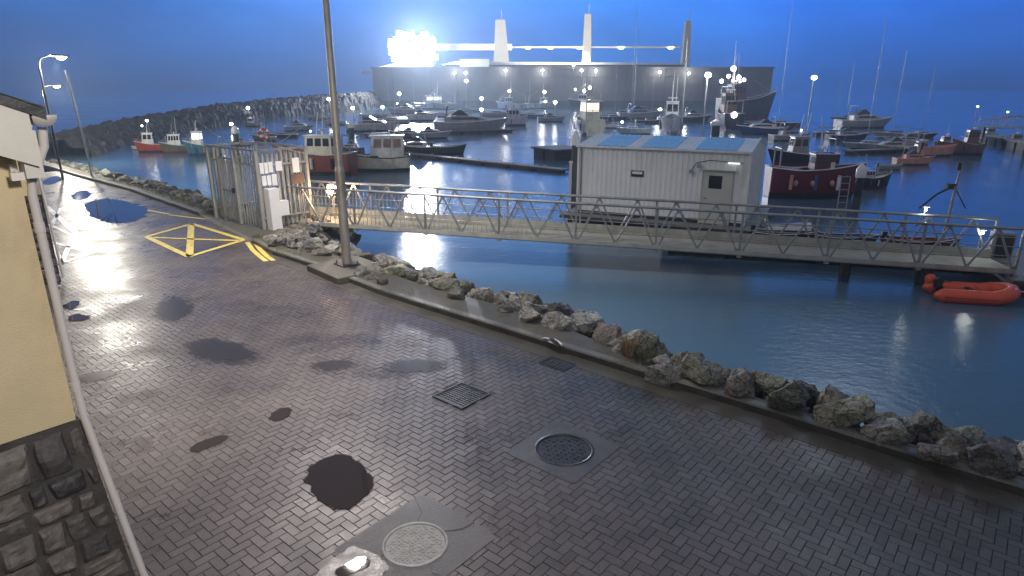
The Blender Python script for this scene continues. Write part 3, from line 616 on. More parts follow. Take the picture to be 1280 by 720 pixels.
def gable_house(u0, v0, label, wall_mat, wid, dep, zp, ze, seed, batter, vis):
    t = thing('gable_house', label, 'building', R(u0, v0), UA)
    tanp = math.tan(math.radians(24)); rg = random.Random(seed); xr = -wid / 2; zr = ze + (wid / 2) * tanp
    mb = MB(); prof = [(-wid, zp), (0, zp), (0, ze), (xr, zr), (-wid, ze)]
    vs = [(x, 0.0, z) for x, z in prof] + [(x, dep, z) for x, z in prof]; n = 5
    mb.add(vs, [tuple(range(n)), tuple(reversed(range(n, 2 * n)))] + [(i, (i + 1) % n, n + (i + 1) % n, n + i) for i in range(n)]); w_ = mb.build('wall', wall_mat, t)
    mb = MB()                                              # plinth core, battered
    bt = batter; c = [(-wid - bt, -bt), (bt, -bt), (bt, dep), (-wid - bt, dep)]; d = [(-wid - .02, -.02), (.02, -.02), (.02, dep), (-wid - .02, dep)]
    mb.add([(x, y, 0) for x, y in c] + [(x, y, zp - 0.003) for x, y in d], [(3, 2, 1, 0), (4, 5, 6, 7), (0, 1, 5, 4), (1, 2, 6, 5), (2, 3, 7, 6), (3, 0, 4, 7)]); pl = mb.build('plinth', M['mortar'], t)
    mb = MB(); rubble(mb, -vis, 0.0, 0.0, zp - 0.02, -0.02, batter, rg)
    for i, vtx in enumerate(mb.v):                         # follow the batter at the corner
        k = batter * (1 - vtx[2] / zp); mb.v[i] = (vtx[0] + k * max(0, 1 + vtx[0] / 0.8), vtx[1], vtx[2])
    mb.build('stone_facing', M['rubble'], pl)
    oh = 0.07; og = 0.16
    mb = MB()                                              # roof slabs with slates
    for sgn in (-1, 1):
        xe = xr + sgn * (wid / 2 + oh + 0.08); zE = zr - (wid / 2 + oh + 0.08) * tanp
        prof = [(xr, zr + 0.20), (xr, zr + 0.26), (xe, zE + 0.26), (xe, zE + 0.20)]
        mb.slabx(prof, -og - 0.03, dep + og)
        nrow = int(abs(xe - xr) / 0.22)
        for k in range(nrow):
            xa = xr + (xe - xr) * k / nrow; za = zr + (zE - zr) * k / nrow + 0.263; xb = xr + (xe - xr) * (k + 1) / nrow; zb = zr + (zE - zr) * (k + 1) / nrow + 0.263
            mb.slabx([(xa, za), (xb, zb + 0.012), (xb, zb)], -og - 0.04, dep + og)
    rf = mb.build('roof', M['slate'], t)
    for sgn in (-1, 1):                                    # bargeboards
        xe = xr + sgn * (wid / 2 + oh); zE = zr - (wid / 2 + oh) * tanp
        mb = MB(); mb.slabx([(xr, zr - 0.10), (xr, zr + 0.198), (xe, zE + 0.198), (xe, zE - 0.10)], -og - 0.02, -og + 0.005); mb.build('bargeboard', M['cream'], rf)
        mb = MB(); mb.slabx([(xr, zr - 0.06), (xr, zr - 0.045), (xe, zE - 0.045), (xe, zE - 0.06)], -og + 0.007, -0.001); mb.build('soffit', M['soffit'], rf)
    mb = MB(); mb.box((oh / 2 + .01, -og / 2 - .01, ze - 0.06), (oh + .02, og - .03, 0.27)); mb.build('eaves_box', M['cream'], rf)
    mb = MB(); mb.box((oh + 0.012, dep / 2, ze + 0.02), (0.02, dep, 0.24)); mb.build('fascia', M['cream'], rf)
    mb = MB(); vs = []; n = 10                             # half round gutter, open top, with end cap
    for y in (-og - 0.02, dep + og):
        for k in range(n + 1):
            a = math.pi + math.pi * k / n; vs.append((oh + 0.075 + 0.055 * math.cos(a), y, ze + 0.16 + 0.06 * math.sin(a)))
    mb.add(vs, [(k, k + 1, n + 2 + k, n + 1 + k) for k in range(n)] + [tuple(range(n + 1))], True); g_ = mb.build('gutter', M['upvc'], t)
    md = g_.modifiers.new('thick', 'SOLIDIFY'); md.thickness = 0.006
    mb = MB()
    mb.tube([(oh + 0.07, -0.10, ze + 0.09), (oh + 0.06, -0.10, ze - 0.02), (0.04, -0.06, ze - 0.22), (0.03, -0.05, ze - 0.30), (0.03, -0.05, zp + .35), (0.034, -0.055, zp + .05), (0.045 + batter * .22, -0.06 - batter * .25, zp * .76), (0.045 + batter, -0.06 - batter, 0.1)], 0.025, 10)
    for z in (ze - 0.5, zp + 0.25): mb.lathe([(0.029, -0.03), (0.029, 0.03)], 12, (0.03, -0.05, z))
    mb.build('downpipe', M['upvc'], t)
    return t
B1 = gable_house(4.69, 1.02, 'near yellow gabled building on a dark rubble stone plinth', M['render'], 6.4, 8.5, 2.08, 3.90, 11, 0.17, 2.6)
B2 = gable_house(16.85, 3.96, 'far pale yellow building end behind the near gable', M['render_pale'], 6.0, 13.0, 2.0, 3.62, 23, 0.02, 2.6)
# ------------------------------------------------------------------ posts and lamps by the road
LP = P(434, 332, 0.12)
HP = P(444, 697, 0.0) * ((9.08 + H) / H); LAZ = math.atan2(LP.y - HP.y, LP.x - HP.x); LR = math.hypot(LP.y - HP.y, LP.x - HP.x); print('lamp reach', LR)
t = thing('street_lamp', 'tall brown-grey street lamp post on a concrete pad beside the gangway', 'street lamp', (LP.x, LP.y, 0.0), LAZ)
mb = MB(); mb.prism([(-0.62, -0.75), (0.95, -0.75), (0.95, 0.62), (-0.62, 0.62)], -0.3, 0.15); bevel(mb.build('concrete_pad', M['verge'], t), 0.02)
mb = MB(); mb.box((0, 0, 0.165), (0.46, 0.46, 0.03), 0.0)
for i in (-1, 1):
    for j in (-1, 1): mb.lathe([(0.022, 0.18), (0.022, 0.22), (0.008, 0.225), (0.008, 0.26)], 6, (i * .18, j * .18, 0))
mb.build('base_plate', M['darkmetal'], t)
mb = MB(); mb.tube([(0, 0, 0.17), (0, 0, 2.4)], 0.108, 16); mb.tube([(0, 0, 2.4), (0, 0, 2.5)], 0.108, 16, 0.088); mb.tube([(0, 0, 2.5), (0, 0, 8.7)], 0.088, 16, 0.06); mb.build('pole', M['post_grey'], t)
mb = MB(); mb.box((-0.103, 0, 1.0), (0.02, 0.11, 0.5)); mb.build('door_plate', M['darkmetal'], t)
mb = MB(); mb.tube([(0, 0, 8.6), (-0.15, 0, 9.0), (-0.6, 0, 9.15), (-1.3, 0, 9.2)], 0.035, 10); mb.build('bracket_arm', M['post_grey'], t)
mb = MB(); mb.slabx([(-2.0, 9.15), (-1.25, 9.12), (-1.2, 9.25), (-1.5, 9.3), (-2.0, 9.22)], -0.16, 0.16); hd = mb.build('lamp_head', M['darkmetal'], t)
mb = MB(); mb.box((-1.65, 0, 9.125), (0.6, 0.24, 0.01)); mb.build('diffuser', M['lamp_street'], hd)
# twin conduit pole beyond
p = P(116, 222, 0.05); top = zat(108, 88, p.x, p.y)
t = thing('pole', 'thin bare pole with a cable conduit beside it at the rock bank up the road', 'pole', (p.x, p.y, 0))
lean = Vector((-0.28, 0.0, 0))
mb = MB(); mb.tube([(0, 0, -.3), Vector((0, 0, top * .3)) + lean * .3, Vector((0, 0, top)) + lean], 0.045, 8, 0.035); mb.build('shaft', M['galv'], t)
mb = MB(); mb.tube([(0.09, 0, .3), Vector((.085, 0, top * .3)) + lean * .3, Vector((0.08, 0, top - .2)) + lean], 0.018, 6); mb.build('conduit', M['galv'], t)
# two street lamps far up the road on the building side
def far_lamp(px, py, u, label, strength_mat):
    d = ray(px, py); D_ = u; X, Y = d[0] * D_ / math.hypot(d[0], d[1]), d[1] * D_ / math.hypot(d[0], d[1]); z = zat(px, py, X, Y)
    t = thing('street_lamp', label, 'street lamp', (X, Y, 0), UA)
    mb = MB(); mb.tube([(-0.9, 0, -.4), (-0.9, 0, z - 0.4)], 0.055, 8, 0.04); mb.tube([(-0.9, 0, z - 0.4), (-0.8, 0, z - .05), (-0.3, 0, z + 0.12)], 0.03, 8); mb.build('pole', M['black'], t)
    mb = MB(); mb.slabx([(-0.35, z + 0.05), (0.35, z + 0.03), (0.35, z + .10), (-0.3, z + .16)], -0.14, 0.14); h = mb.build('lamp_head', M['darkmetal'], t)
    mb = MB(); mb.lathe([(0.02, -0.1), (0.16, -0.05), (0.2, 0.03), (0.19, 0.04)], 12, (0.05, 0, z)); mb.build('bulb', strength_mat, h)
    return Vector((X, Y, z))
LA = far_lamp(75, 72, 38.0, 'nearer and higher of the two lit lamps above the gutter', M['lamp_street'])
LB = far_lamp(70, 108, 56.0, 'farther lit lamp just above the gutter end', M['lamp_street'])
# small floodlight under the near gable's eaves
t = thing('wall_light', 'small white floodlight tucked under the near gable eaves', 'wall light', R(4.69, 1.02, 3.72), UA)
mb = MB(); mb.box((-0.03, -0.03, 0.03), (0.035, 0.05, 0.07)); mb.tube([(-0.03, -0.05, 0.02), (-0.03, -0.08, 0.01)], 0.010, 6); mb.build('bracket', M['upvc'], t)
mb = MB(); mb.slabx([(-0.065, -0.025), (0.01, -0.025), (0.01, 0.02), (-0.065, 0.02)], -0.12, -0.07, 0.8); mb.build('housing', M['upvc'], t)
# ------------------------------------------------------------------ palisade compound
def pal_run(t, a, b, h, name='palisade_panel', gap=0.15, slope=0.0, skip=None):
    a = Vector(a); b = Vector(b); d = b - a; Ln = d.length; d.normalize(); s = Vector((-d.y, d.x, 0)); n = max(2, int(Ln / gap)); rz = math.atan2(d.y, d.x)
    mb = MB()
    for k in range(n + 1):
        p = a + d * Ln * k / n
        for off, yy in ((-0.022, 0.010), (0.0, 0.0), (0.022, 0.010)): pass
        q = p; w = 0.034
        vs = []
        for z in (0.04, h - 0.10):
            vs += [q - d * w + s * 0.0 + Vector((0, 0, z)), q + s * 0.018 + Vector((0, 0, z)), q + d * w + Vector((0, 0, z)), q + d * w - s * 0.004 + Vector((0, 0, z)), q + s * 0.012 + Vector((0, 0, z)), q - d * w - s * 0.004 + Vector((0, 0, z))]
        fs = [(i, (i + 1) % 6, 6 + (i + 1) % 6, 6 + i) for i in range(6)]
        mb.add(vs, fs)
        tp = [q - d * w + Vector((0, 0, h - .1)), q - d * w * .5 + Vector((0, 0, h)), q + Vector((0, 0, h - .06)), q + d * w * .5 + Vector((0, 0, h)), q + d * w + Vector((0, 0, h - .1))]
        tq = [x - s * 0.004 for x in tp]; mb.add(tp + tq, [(0, 1, 2, 3, 4), (9, 8, 7, 6, 5), (0, 5, 6, 1), (1, 6, 7, 2), (2, 7, 8, 3), (3, 8, 9, 4)])
    mb.build(name, M['galv_dark'], t)
    mb = MB()
    for z in (0.35, h - 0.35): mb.bar(a - s * 0.03 + Vector((0, 0, z)), b - s * 0.03 + Vector((0, 0, z)), 0.045, 0.05)
    mb.build('fence_rail', M['galv_dark'], t)
def fpost(t, p, h, w=0.09):
    mb = MB(); mb.box((p[0], p[1], h / 2), (w, w, h)); mb.box((p[0], p[1], h + .01), (w + .015, w + .015, .02)); mb.build('fence_post', M['galv_dark'], t)
GC = R(18.4, 9.87)
CH = 2.32
t = thing('security_fence', 'grey steel palisade enclosure with a gate at the head of the gangway', 'fence', (GC.x, GC.y, 0.02), UA)
W_, D_ = 1.72, 3.1        # local x across, y along the road
pal_run(t, (0.05, 0.06, 0), (0.05, 1.35, 0), CH); pal_run(t, (0.05, 2.45, 0), (0.05, D_ - .06, 0), CH)
pal_run(t, (0.06, 0, 0), (W_ - 0.06, 0, 0), CH); pal_run(t, (W_, 0.08, 0), (W_, D_, 0), CH); pal_run(t, (0.06, D_, 0), (W_, D_, 0), CH)
for p in ((0, 0), (0, 1.4), (0, 2.4), (0, D_), (W_, 0), (W_, D_), (W_, 1.55)): fpost(t, p, CH + 0.06)
mb = MB()
for a, b_ in (((0, 0), (0, D_)), ((W_, 0), (W_, D_)), ((0, 0), (W_, 0)), ((0, D_), (W_, D_))): mb.bar((*a, CH + 0.1), (*b_, CH + 0.1), 0.07, 0.06)
mb.build('top_frame', M['galv'], t)
g = MB(); g.bar((0.0, 1.46, .08), (0.0, 1.46, 2.1), .05); g.bar((0.0, 2.34, .08), (0.0, 2.34, 2.1), .05); g.bar((0.0, 1.46, 2.08), (0.0, 2.34, 2.08), .05); g.bar((0.0, 1.46, .11), (0.0, 2.34, .11), .05); g.bar((0, 1.46, 1.05), (0, 2.34, 1.05), .05)
gate = g.build('gate', M['galv'], t)
mb = MB()
for k in range(8): y = 1.54 + k * 0.103; mb.box((0.0, y, 1.09), (0.012, 0.05, 1.9))
mb.build('gate_bars', M['galv_dark'], gate)
mb = MB(); mb.box((-0.05, 1.52, 1.08), (0.06, 0.1, 0.16)); mb.tube([(-.08, 1.52, 1.08), (-.13, 1.52, 1.08), (-.13, 1.62, 1.08)], .01, 6); mb.build('lock', M['black'], gate)
# notices and cabinets hung on its side panel
def plate(label, x0, x1, z0, z1, dy=0.05, th=0.02, name='notice_board', cat='sign', mt='whiteboard', group=None):
    c = GC + UV * (x0 + x1) / 2 + UU * (-dy) + Vector((0, 0, (z0 + z1) / 2 + .02)); o = thing(name, label, cat, c, UA, group)
    mb = MB(); mb.box((0, 0, 0), (x1 - x0, th, z1 - z0)); pn = bevel(mb.build('panel', M[mt], o), 0.006)
    return o
plate('tall white cabinet at the corner of the palisade fence', 0.10, 0.44, 0.0, 1.28, 0.22, 0.30, 'cabinet', 'cabinet')
plate('square white cabinet beside the tall one on the fence', 0.45, 0.78, 0.40, 0.86, 0.17, 0.22, 'cabinet', 'cabinet')
plate('narrow white notice in the upper row nearest the fence corner', 0.07, 0.20, 1.72, 2.05)
plate('narrow white notice second along the upper row', 0.22, 0.34, 1.72, 2.05)
plate('narrow white notice third along the upper row', 0.36, 0.50, 1.74, 2.06)
plate('squarish white notice at the end of the upper row', 0.60, 0.82, 1.76, 2.06)
plate('grey-white notice in the lower row nearest the corner', 0.10, 0.24, 1.36, 1.66)
plate('white notice in the middle of the lower row', 0.27, 0.40, 1.36, 1.66)
plate('white notice at the end of the lower row', 0.43, 0.60, 1.33, 1.68)
plate('dark red notice low on the far half of the side fence', 1.10, 1.55, 1.30, 1.62, 0.05, 0.02, 'notice_board', 'sign', 'pile_brown')
plate('tall pale notice near the far corner of the side fence', 1.18, 1.42, 1.66, 2.12)
# lifebuoy on its post behind the enclosure
p = P(330, 214, 0.0); p = R(21.9, 11.6, 0)
zc = zat(330, 167, p.x, p.y)
q = at(330, 167, 25.0)
t = thing('lifebuoy_station', 'red and white lifebuoy on a post standing behind the palisade fence', 'lifebuoy', (q.x, q.y, 0.0), 0)
mb = MB(); mb.tube([(0, 0.06, -0.4), (0, 0.06, q.z + .3)], 0.04, 8); mb.build('post', M['galv_dark'], t)
def torus(mb, c, R_, r, n=20, k=8, a0=0, a1=6.2832, ax='y'):
    pts = []
    for i in range(n + (0 if a1 - a0 > 6.2 else 1)):
        a = a0 + (a1 - a0) * i / n; pts.append((c[0] + R_ * math.cos(a), c[1], c[2] + R_ * math.sin(a)))
    return mb.tube(pts, r, k, closed=a1 - a0 > 6.2)
mb = MB(); torus(mb, (0, 0, q.z), 0.17, 0.045); ring = mb.build('ring', M['buoyred'], t)
mb = MB()
for a in (0.4, 1.97, 3.54, 5.11): torus(mb, (0, 0, q.z), 0.17, 0.048, 5, 8, a, a + .5)
mb.build('white_bands', M['whiteboard'], ring)
# ------------------------------------------------------------------ gangway
A = P(360, 278, 0.02); B = P(1268, 340, -0.50)
ga = math.atan2((B - A).y, (B - A).x); GL = math.hypot((B - A).x, (B - A).y); dz = B.z - A.z
def gz(x): return dz * x / GL
GW, GH = 1.36, 1.18
t = thing('gangway', 'long galvanised truss gangway with a pale deck reaching out over the water', 'gangway', A, ga)
def gp(x, y, z): return (x, y, gz(x) + z)
n = 24
for y, nm in ((0, 'near'), (GW, 'far')):
    mb = MB(); mb.tube([gp(GL * k / 8, y, GH) for k in range(9)], 0.042, 10); mb.build('top_rail', M['galv'], t)
    mb = MB(); mb.bar(gp(0, y, 0.0), gp(GL, y, 0.0), 0.09, 0.13); mb.build('bottom_chord', M['galv'], t)
    mb = MB()
    for z in (0.42, 0.68, 0.93): mb.tube([gp(0, y + (0.03 if y == 0 else -.03), z), gp(GL, y + (0.03 if y == 0 else -.03), z)], 0.014, 6)
    mb.build('mid_rails', M['galv'], t)
    for k in range(10):
        x = GL * k / 9
        mb = MB(); mb.bar(gp(x, y, 0.06), gp(x, y, GH - 0.04), 0.06, 0.07); mb.box(gp(x, y, -0.09), (0.12, 0.12, 0.07)); mb.build('post', M['galv'], t)
    mb = MB()
    for k in range(9):
        x0, x1 = GL * k / 9, GL * (k + 1) / 9
        for a, b_, c in ((0.03, .25, .5), (.5, .75, .97)):
            xa, xm, xb = x0 + (x1 - x0) * a, x0 + (x1 - x0) * b_, x0 + (x1 - x0) * c
            mb.bar(gp(xa, y, 0.05), gp(xm - .02, y, GH - .05), 0.048); mb.bar(gp(xm + .02, y, GH - 0.05), gp(xb, y, .05), 0.048)
            mb.box(gp(xm, y, GH - .08), (0.12, 0.02, 0.09)); mb.box(gp(xb, y, .10), (0.12, 0.02, 0.08))
    mb.build('diagonal_bracing', M['galv'], t)
mb = MB(); mb.bar(gp(0, GW / 2, 0.02), gp(GL, GW / 2, 0.02), GW - 0.12, 0.05); mb.build('deck', M['deck_grp'], t)
mb = MB(); mb.bar(gp(0, GW - .07, 0.19), gp(GL, GW - .07, 0.19), 0.02, 0.26); mb.bar(gp(0, -.06, 0.03), gp(GL, -.06, 0.03), 0.02, 0.12); mb.build('kick_plate', M['deck_grp'], t)
mb = MB()
for k in range(60): x = 0.15 + k * 0.14; mb.bar(gp(x, -0.02, 0.05), gp(x, -.02, 0.95 if x < 5.2 else .5), 0.014)
mb.build('baluster_grille', M['galv_dark'], t); mb = MB()
for k in range(28): x = 0.15 + k * 0.14; mb.bar(gp(x, GW + .02, 0.05), gp(x, GW + .02, 0.95), 0.014)
mb.build('baluster_grille', M['galv_dark'], t)
mb = MB()
for k in range(18): x = GL * (k + .5) / 18; mb.bar(gp(x, 0.05, -0.05), gp(x, GW - .05, -0.05), 0.07, 0.08)
mb.build('cross_bearers', M['galv_dark'], t)
ux = Vector((math.cos(ga), math.sin(ga), 0)); uy = Vector((-math.sin(ga), math.cos(ga), 0))
def G(x, y=0.0, z=0.0): return A + ux * x + uy * y + Vector((0, 0, z))
# abutment and piles carrying the gangway
t = thing('abutment', 'brown stained concrete abutment under the gangway head', 'abutment', G(0.6, 0.7, -1.55), ga)
mb = MB(); mb.prism([(-1.4, -.7), (.5, -.7), (.5, .9), (-1.4, .9)], -0.6, 1.42); bevel(mb.build('block', M['pile_brown'], t), 0.04)
mb = MB(); mb.bar((0.5, -.4, 1.3), (1.3, -.4, .5), .06); mb.build('brace', M['darkmetal'], t)
def pile(name, label, p, ztop_, r, mt, cap=None, sq=False, parts=None):
    t = thing(name, label, 'pile', (p.x, p.y, WZ))
    mb = MB(); mb.tube([(0, 0, -1.5), (0, 0, ztop_ - WZ)], r, 14); mb.build('shaft', mt, t)
    mb = MB(); mb.lathe([(r + .006, -.2), (r + .006, 0.55), (r * .9, .6)], 14); mb.build('weed_band', M['pile_green'], t)
    if cap:
        mb = MB(); mb.lathe([(r * 1.25, -.02), (r * 1.3, 0.02), (r * 1.3, 0.34), (r * .75, 0.5), (0.02, .62)], 12, (0, 0, ztop_ - WZ - .25)); mb.build('cap', M['whiteboard'], t)
    return t
q = P(1160, 360, WZ); xx = (q - A).dot(ux); pile('pile', 'blue steel pile under the far end of the gangway by the orange inflatable', G(xx, .5, 0), A.z + gz(xx) - .12, 0.19, M['pile_blue'])
q = P(1053, 342, WZ); xx = (q - A).dot(ux); pile('pile', 'dark weedy pile half hidden under the gangway short of the blue one', G(xx, 1.0, 0), A.z + gz(xx) - .12, 0.15, M['pile_green'])
def photo_pile(px, pyb, pyt, r, label, mt='pile_green', cap=True):
    p = P(px, pyb, WZ); zt = zat(px, pyt, p.x, p.y); return pile('mooring_pile', label, p, zt - .3 if cap else zt, r, M[mt], cap)
photo_pile(717, 262, 165, 0.16, 'dark mooring pile with a white cap at the shed end', 'pile_green')
photo_pile(1069, 262, 206, 0.17, 'mooring pile with a rounded white cap beside the dark red hull', 'black')
photo_pile(893, 176, 150, 0.45, 'short dark mooring pile with a pale cap beyond the shed roof', 'black')
photo_pile(298, 196, 158, 0.24, 'pale-capped mooring pile behind the palisade fence top', 'pile_green')
photo_pile(440, 178, 153, 0.3, 'grey mooring pile with a bright cap beyond the cream boat', 'pile_green')
# bulkhead light at the gangway head
q = at(415, 237, A.y + 0.55)
t = thing('bulkhead_light', 'glaring warm lamp low on the gangway rail beside the lamp post', 'lamp', (q.x, q.y, q.z), ga)
mb = MB(); mb.bar((0, 0.05, -1.05), (0, 0.05, 0.12), 0.06); mb.build('stand', M['galv_dark'], t)
mb = MB(); mb.ball((0, -0.03, 0.0), 0.17, 12); mb.build('bulb', M['lamp_warm'], t)
mb = MB(); mb.slabx([(-.16, .14), (.16, .14), (.10, .19), (-.10, .19)], -.10, .14); mb.build('hood', M['galv_dark'], t)
for px, py, side, lb in ((1157, 262, GW, 'small greenish-white lamp on the far gangway rail near the davit'), (1228, 291, GW, 'small white lamp on the far gangway rail close to the landing')):
    d_ = Vector(ray(px, py)); o_ = Vector((0, 0, H)); k_ = (A + uy * side - o_).dot(uy) / d_.dot(uy); q = o_ + d_ * k_
    t = thing('rail_lamp', lb, 'lamp', q, ga); mb = MB(); mb.ball((0, -.02, 0), .04, 8); mb.build('bulb', M['lamp_soft'], t); mb = MB(); mb.bar((0, .05, -.5), (0, .05, .08), .03); mb.box((0, .02, .075), (.16, .14, .02)); mb.build('bracket', M['galv_dark'], t); RAIL_LAMPS = globals().get('RAIL_LAMPS', []) + [q]
# ------------------------------------------------------------------ floating shed
S0, S1 = Vector((2.75, 26.26, -.72)), Vector((8.66, 23.33, -.72)); sa = math.atan2((S1 - S0).y, (S1 - S0).x); SL = (S1 - S0).length; SD = 4.9
sx_, sy_ = Vector((math.cos(sa), math.sin(sa), 0)), Vector((-math.sin(sa), math.cos(sa), 0))
eave = (zat(722, 180, S0.x, S0.y) + zat(927, 195, S1.x, S1.y)) / 2 - S0.z
rp = S1 + sy_ * SD * .5; ridge = zat(947, 175, rp.x, rp.y) - S0.z
print('shed eave', eave, 'ridge', ridge, 'L', SL)
t = thing('shed', 'white profiled metal shed with blue rooflights on the pontoon behind the gangway', 'shed', S0, sa)
def shed_xz(px, py):
    d = Vector(ray(px, py)); o_ = Vector((0, 0, H)); k = (S0 - o_).dot(sy_) / d.dot(sy_); q = o_ + d * k - S0; return q.dot(sx_), q.z
def ribbed(p, d, n_out, Ln, z0, ztopf, pitch=0.17, dep=0.028):
    """profiled sheet along d from p, height given by a function"""
    vs = []; k = 0; x = 0.0; xs = []
    while x < Ln - 1e-6:
        for f, o_ in ((0, 0), (.55, 0), (.66, 1), (.89, 1)): 
            if x + f * pitch < Ln: xs.append((x + f * pitch, o_))
        x += pitch
    xs.append((Ln, 0))
    for x, o_ in xs:
        q = p + d * x + n_out * dep * o_; vs += [q + Vector((0, 0, z0)), q + Vector((0, 0, ztopf(x)))]
    return vs, [(2 * i, 2 * i + 2, 2 * i + 3, 2 * i + 1) for i in range(len(xs) - 1)]
X, Yv = Vector((1, 0, 0)), Vector((0, 1, 0))
gable = lambda y: eave + (ridge - eave) * (1 - abs(y - SD / 2) / (SD / 2))
mb = MB(); mb.add(*ribbed(Vector((0, 0, 0)), X, -Yv, SL, 0.02, lambda x: eave, .2, .016)); mb.build('front_wall', M['cladding'], t)
mb = MB(); mb.add(*ribbed(Vector((SL, 0, 0)), Yv, X, SD, 0.02, gable, .2, .035)); mb.build('gable_wall', M['cladding'], t)
mb = MB(); mb.add(*ribbed(Vector((0, 0, 0)), Yv, -X, SD, 0.02, gable)); mb.build('gable_wall', M['cladding'], t)
mb = MB(); mb.add(*ribbed(Vector((0, SD, 0)), X, Yv, SL, 0.02, lambda x: eave)); mb.build('back_wall', M['cladding'], t)
def roof_pt(x, s, o_=0.0): return (x, s * SD / 2, eave + (ridge - eave) * s + o_)
mb = MB()
for sgn in (0, 1):
    f = (lambda x, s, o_: (x, s * SD / 2 if sgn == 0 else SD - s * SD / 2, eave + (ridge - eave) * s + o_))
    vs = [f(-.1, -.05, .02), f(SL + .08, -.05, .02), f(SL + .08, 1, .02), f(-.1, 1, .02), f(-.1, -.05, .05), f(SL + .08, -.05, .05), f(SL + .08, 1, .05), f(-.1, 1, .05)]
    mb.add(vs, [(0, 1, 2, 3), (4, 5, 6, 7), (0, 1, 5, 4), (1, 2, 6, 5), (2, 3, 7, 6), (3, 0, 4, 7)])
    for k in range(34): x = -.08 + k * (SL + .14) / 33; mb.bar(f(x, -.05, .055), f(x, 1, .055), 0.03, 0.02)
rf = mb.build('roof', M['roofwhite'], t)
for xa, xb in ((0.7, 1.95), (2.5, 3.85), (4.6, 6.1)):
    mb = MB(); mb.add([roof_pt(xa, .02, .072), roof_pt(xb, .02, .072), roof_pt(xb, .96, .072), roof_pt(xa, .96, .072), roof_pt(xa, .02, .06), roof_pt(xb, .02, .06), roof_pt(xb, .96, .06), roof_pt(xa, .96, .06)], [(0, 1, 2, 3), (4, 5, 1, 0), (5, 6, 2, 1), (6, 7, 3, 2), (7, 4, 0, 3)])
    mb.build('rooflight', M['roofblue'], rf)
mb = MB(); mb.bar((-.1, -.14, eave + .03), (SL + .08, -.14, eave + .03), .09, .07); mb.build('gutter', M['white'], t)
mb = MB()
for x, y in ((-.012, -.012), (SL + .012, -.012), (SL + .012, SD + .012)): MB().box((x, y, eave / 2), (.09, .09, eave)).build('corner_trim', M['white'], t)
mb.bar((SL + .04, -.02, eave + .03), (SL + .04, SD / 2, ridge + .03), .05, .12); mb.bar((SL + .04, SD / 2, ridge + .03), (SL + .04, SD + .02, eave + .03), .05, .12); mb.build('verge_trim', M['white'], t)
x0, z1 = shed_xz(880, 214); x1, z0 = shed_xz(910, 270)
z0 = 0.03
mb = MB(); mb.box(((x0 + x1) / 2, -.045, (z0 + z1) / 2), (x1 - x0, .05, z1 - z0)); dr = mb.build('door', M['greydoor'], t)
mb = MB()
for x in (x0 - .03, x1 + .03): mb.box((x, -.05, (z0 + z1) / 2), (.05, .07, z1 - z0 + .06))
mb.box(((x0 + x1) / 2, -.05, z1 + .03), (x1 - x0 + .01, .07, .05)); mb.box(((x0 + x1) / 2 + .02, -.10, z1 + .075), (x1 - x0 + .22, .17, .025)); mb.build('door_frame', M['greydoor'], dr)
xa, zb = shed_xz(887, 219); xb, za = shed_xz(902, 236); mb = MB(); mb.box(((xa + xb) / 2, -.073, (za + zb) / 2), (xb - xa, .012, zb - za)); mb.build('window', M['glass'], dr)
mb = MB(); mb.tube([(x0 + .1, -.08, 1.0), (x0 + .1, -.13, 1.0), (x0 + .2, -.13, 1.0)], .012, 6); mb.build('handle', M['black'], dr)
mb = MB(); mb.tube([(.12, -.12, eave), (.12, -.06, eave - .2), (.12, -.06, .05)], .03, 8); mb.build('downpipe', M['galv'], t)
mb = MB(); mb.box((SL / 2, -.03, .06), (SL + .06, .05, .14)); mb.box((SL + .045, SD / 2, .06), (.05, SD, .14)); mb.build('base_skirt', M['darkmetal'], t)
mb = MB(); mb.tube([(x0 - .45, -.03, z1 + .05), (x0 - .30, -.03, z1 + .30), (x0 + .2, -.03, z1 + .42), (x1 + .35, -.03, z1 + .36)], .012, 5); mb.build('cable_run', M['black'], t)
# sign, lamps on the shed front
def on_shed(px, py, off=0.0): x, z = shed_xz(px, py); return S0 + sx_ * x - sy_ * (0.02 + off) + Vector((0, 0, z))
t2 = thing('sign', 'small dark-edged white sign on the shed front', 'sign', on_shed(797, 217), sa)
mb = MB(); mb.box((0, -.015, 0), (0.50, .02, .24)); mb.build('board', M['black'], t2); mb = MB(); mb.box((0.0, -.029, .035), (0.40, .008, .10)); mb.build('white_field', M['whiteboard'], t2)
for px, py, lb in ((865, 214, 'lower small flood lamp beside the shed door'), (875, 207, 'upper small flood lamp above the shed door corner')):
    t2 = thing('flood_lamp', lb, 'lamp', on_shed(px, py), sa); mb = MB(); mb.bar((0, 0, 0), (0, -.12, 0.02), .03); mb.build('bracket', M['darkmetal'], t2); mb = MB(); mb.slabx([(-.08, -.06), (.08, -.06), (.06, .08), (-.06, .08)], -.2, -.11); mb.build('housing', M['galv'], t2)
t2 = thing('strip_light', 'lit tubular strip light near the shed corner', 'lamp', on_shed(918, 204), sa); mb = MB(); mb.box((0, -.03, 0.03), (0.42, .05, .03)); mb.build('batten', M['white'], t2); mb = MB(); mb.tube([(-.2, -.05, 0), (.2, -.05, 0)], .022, 8); mb.build('tube', M['tube'], t2)
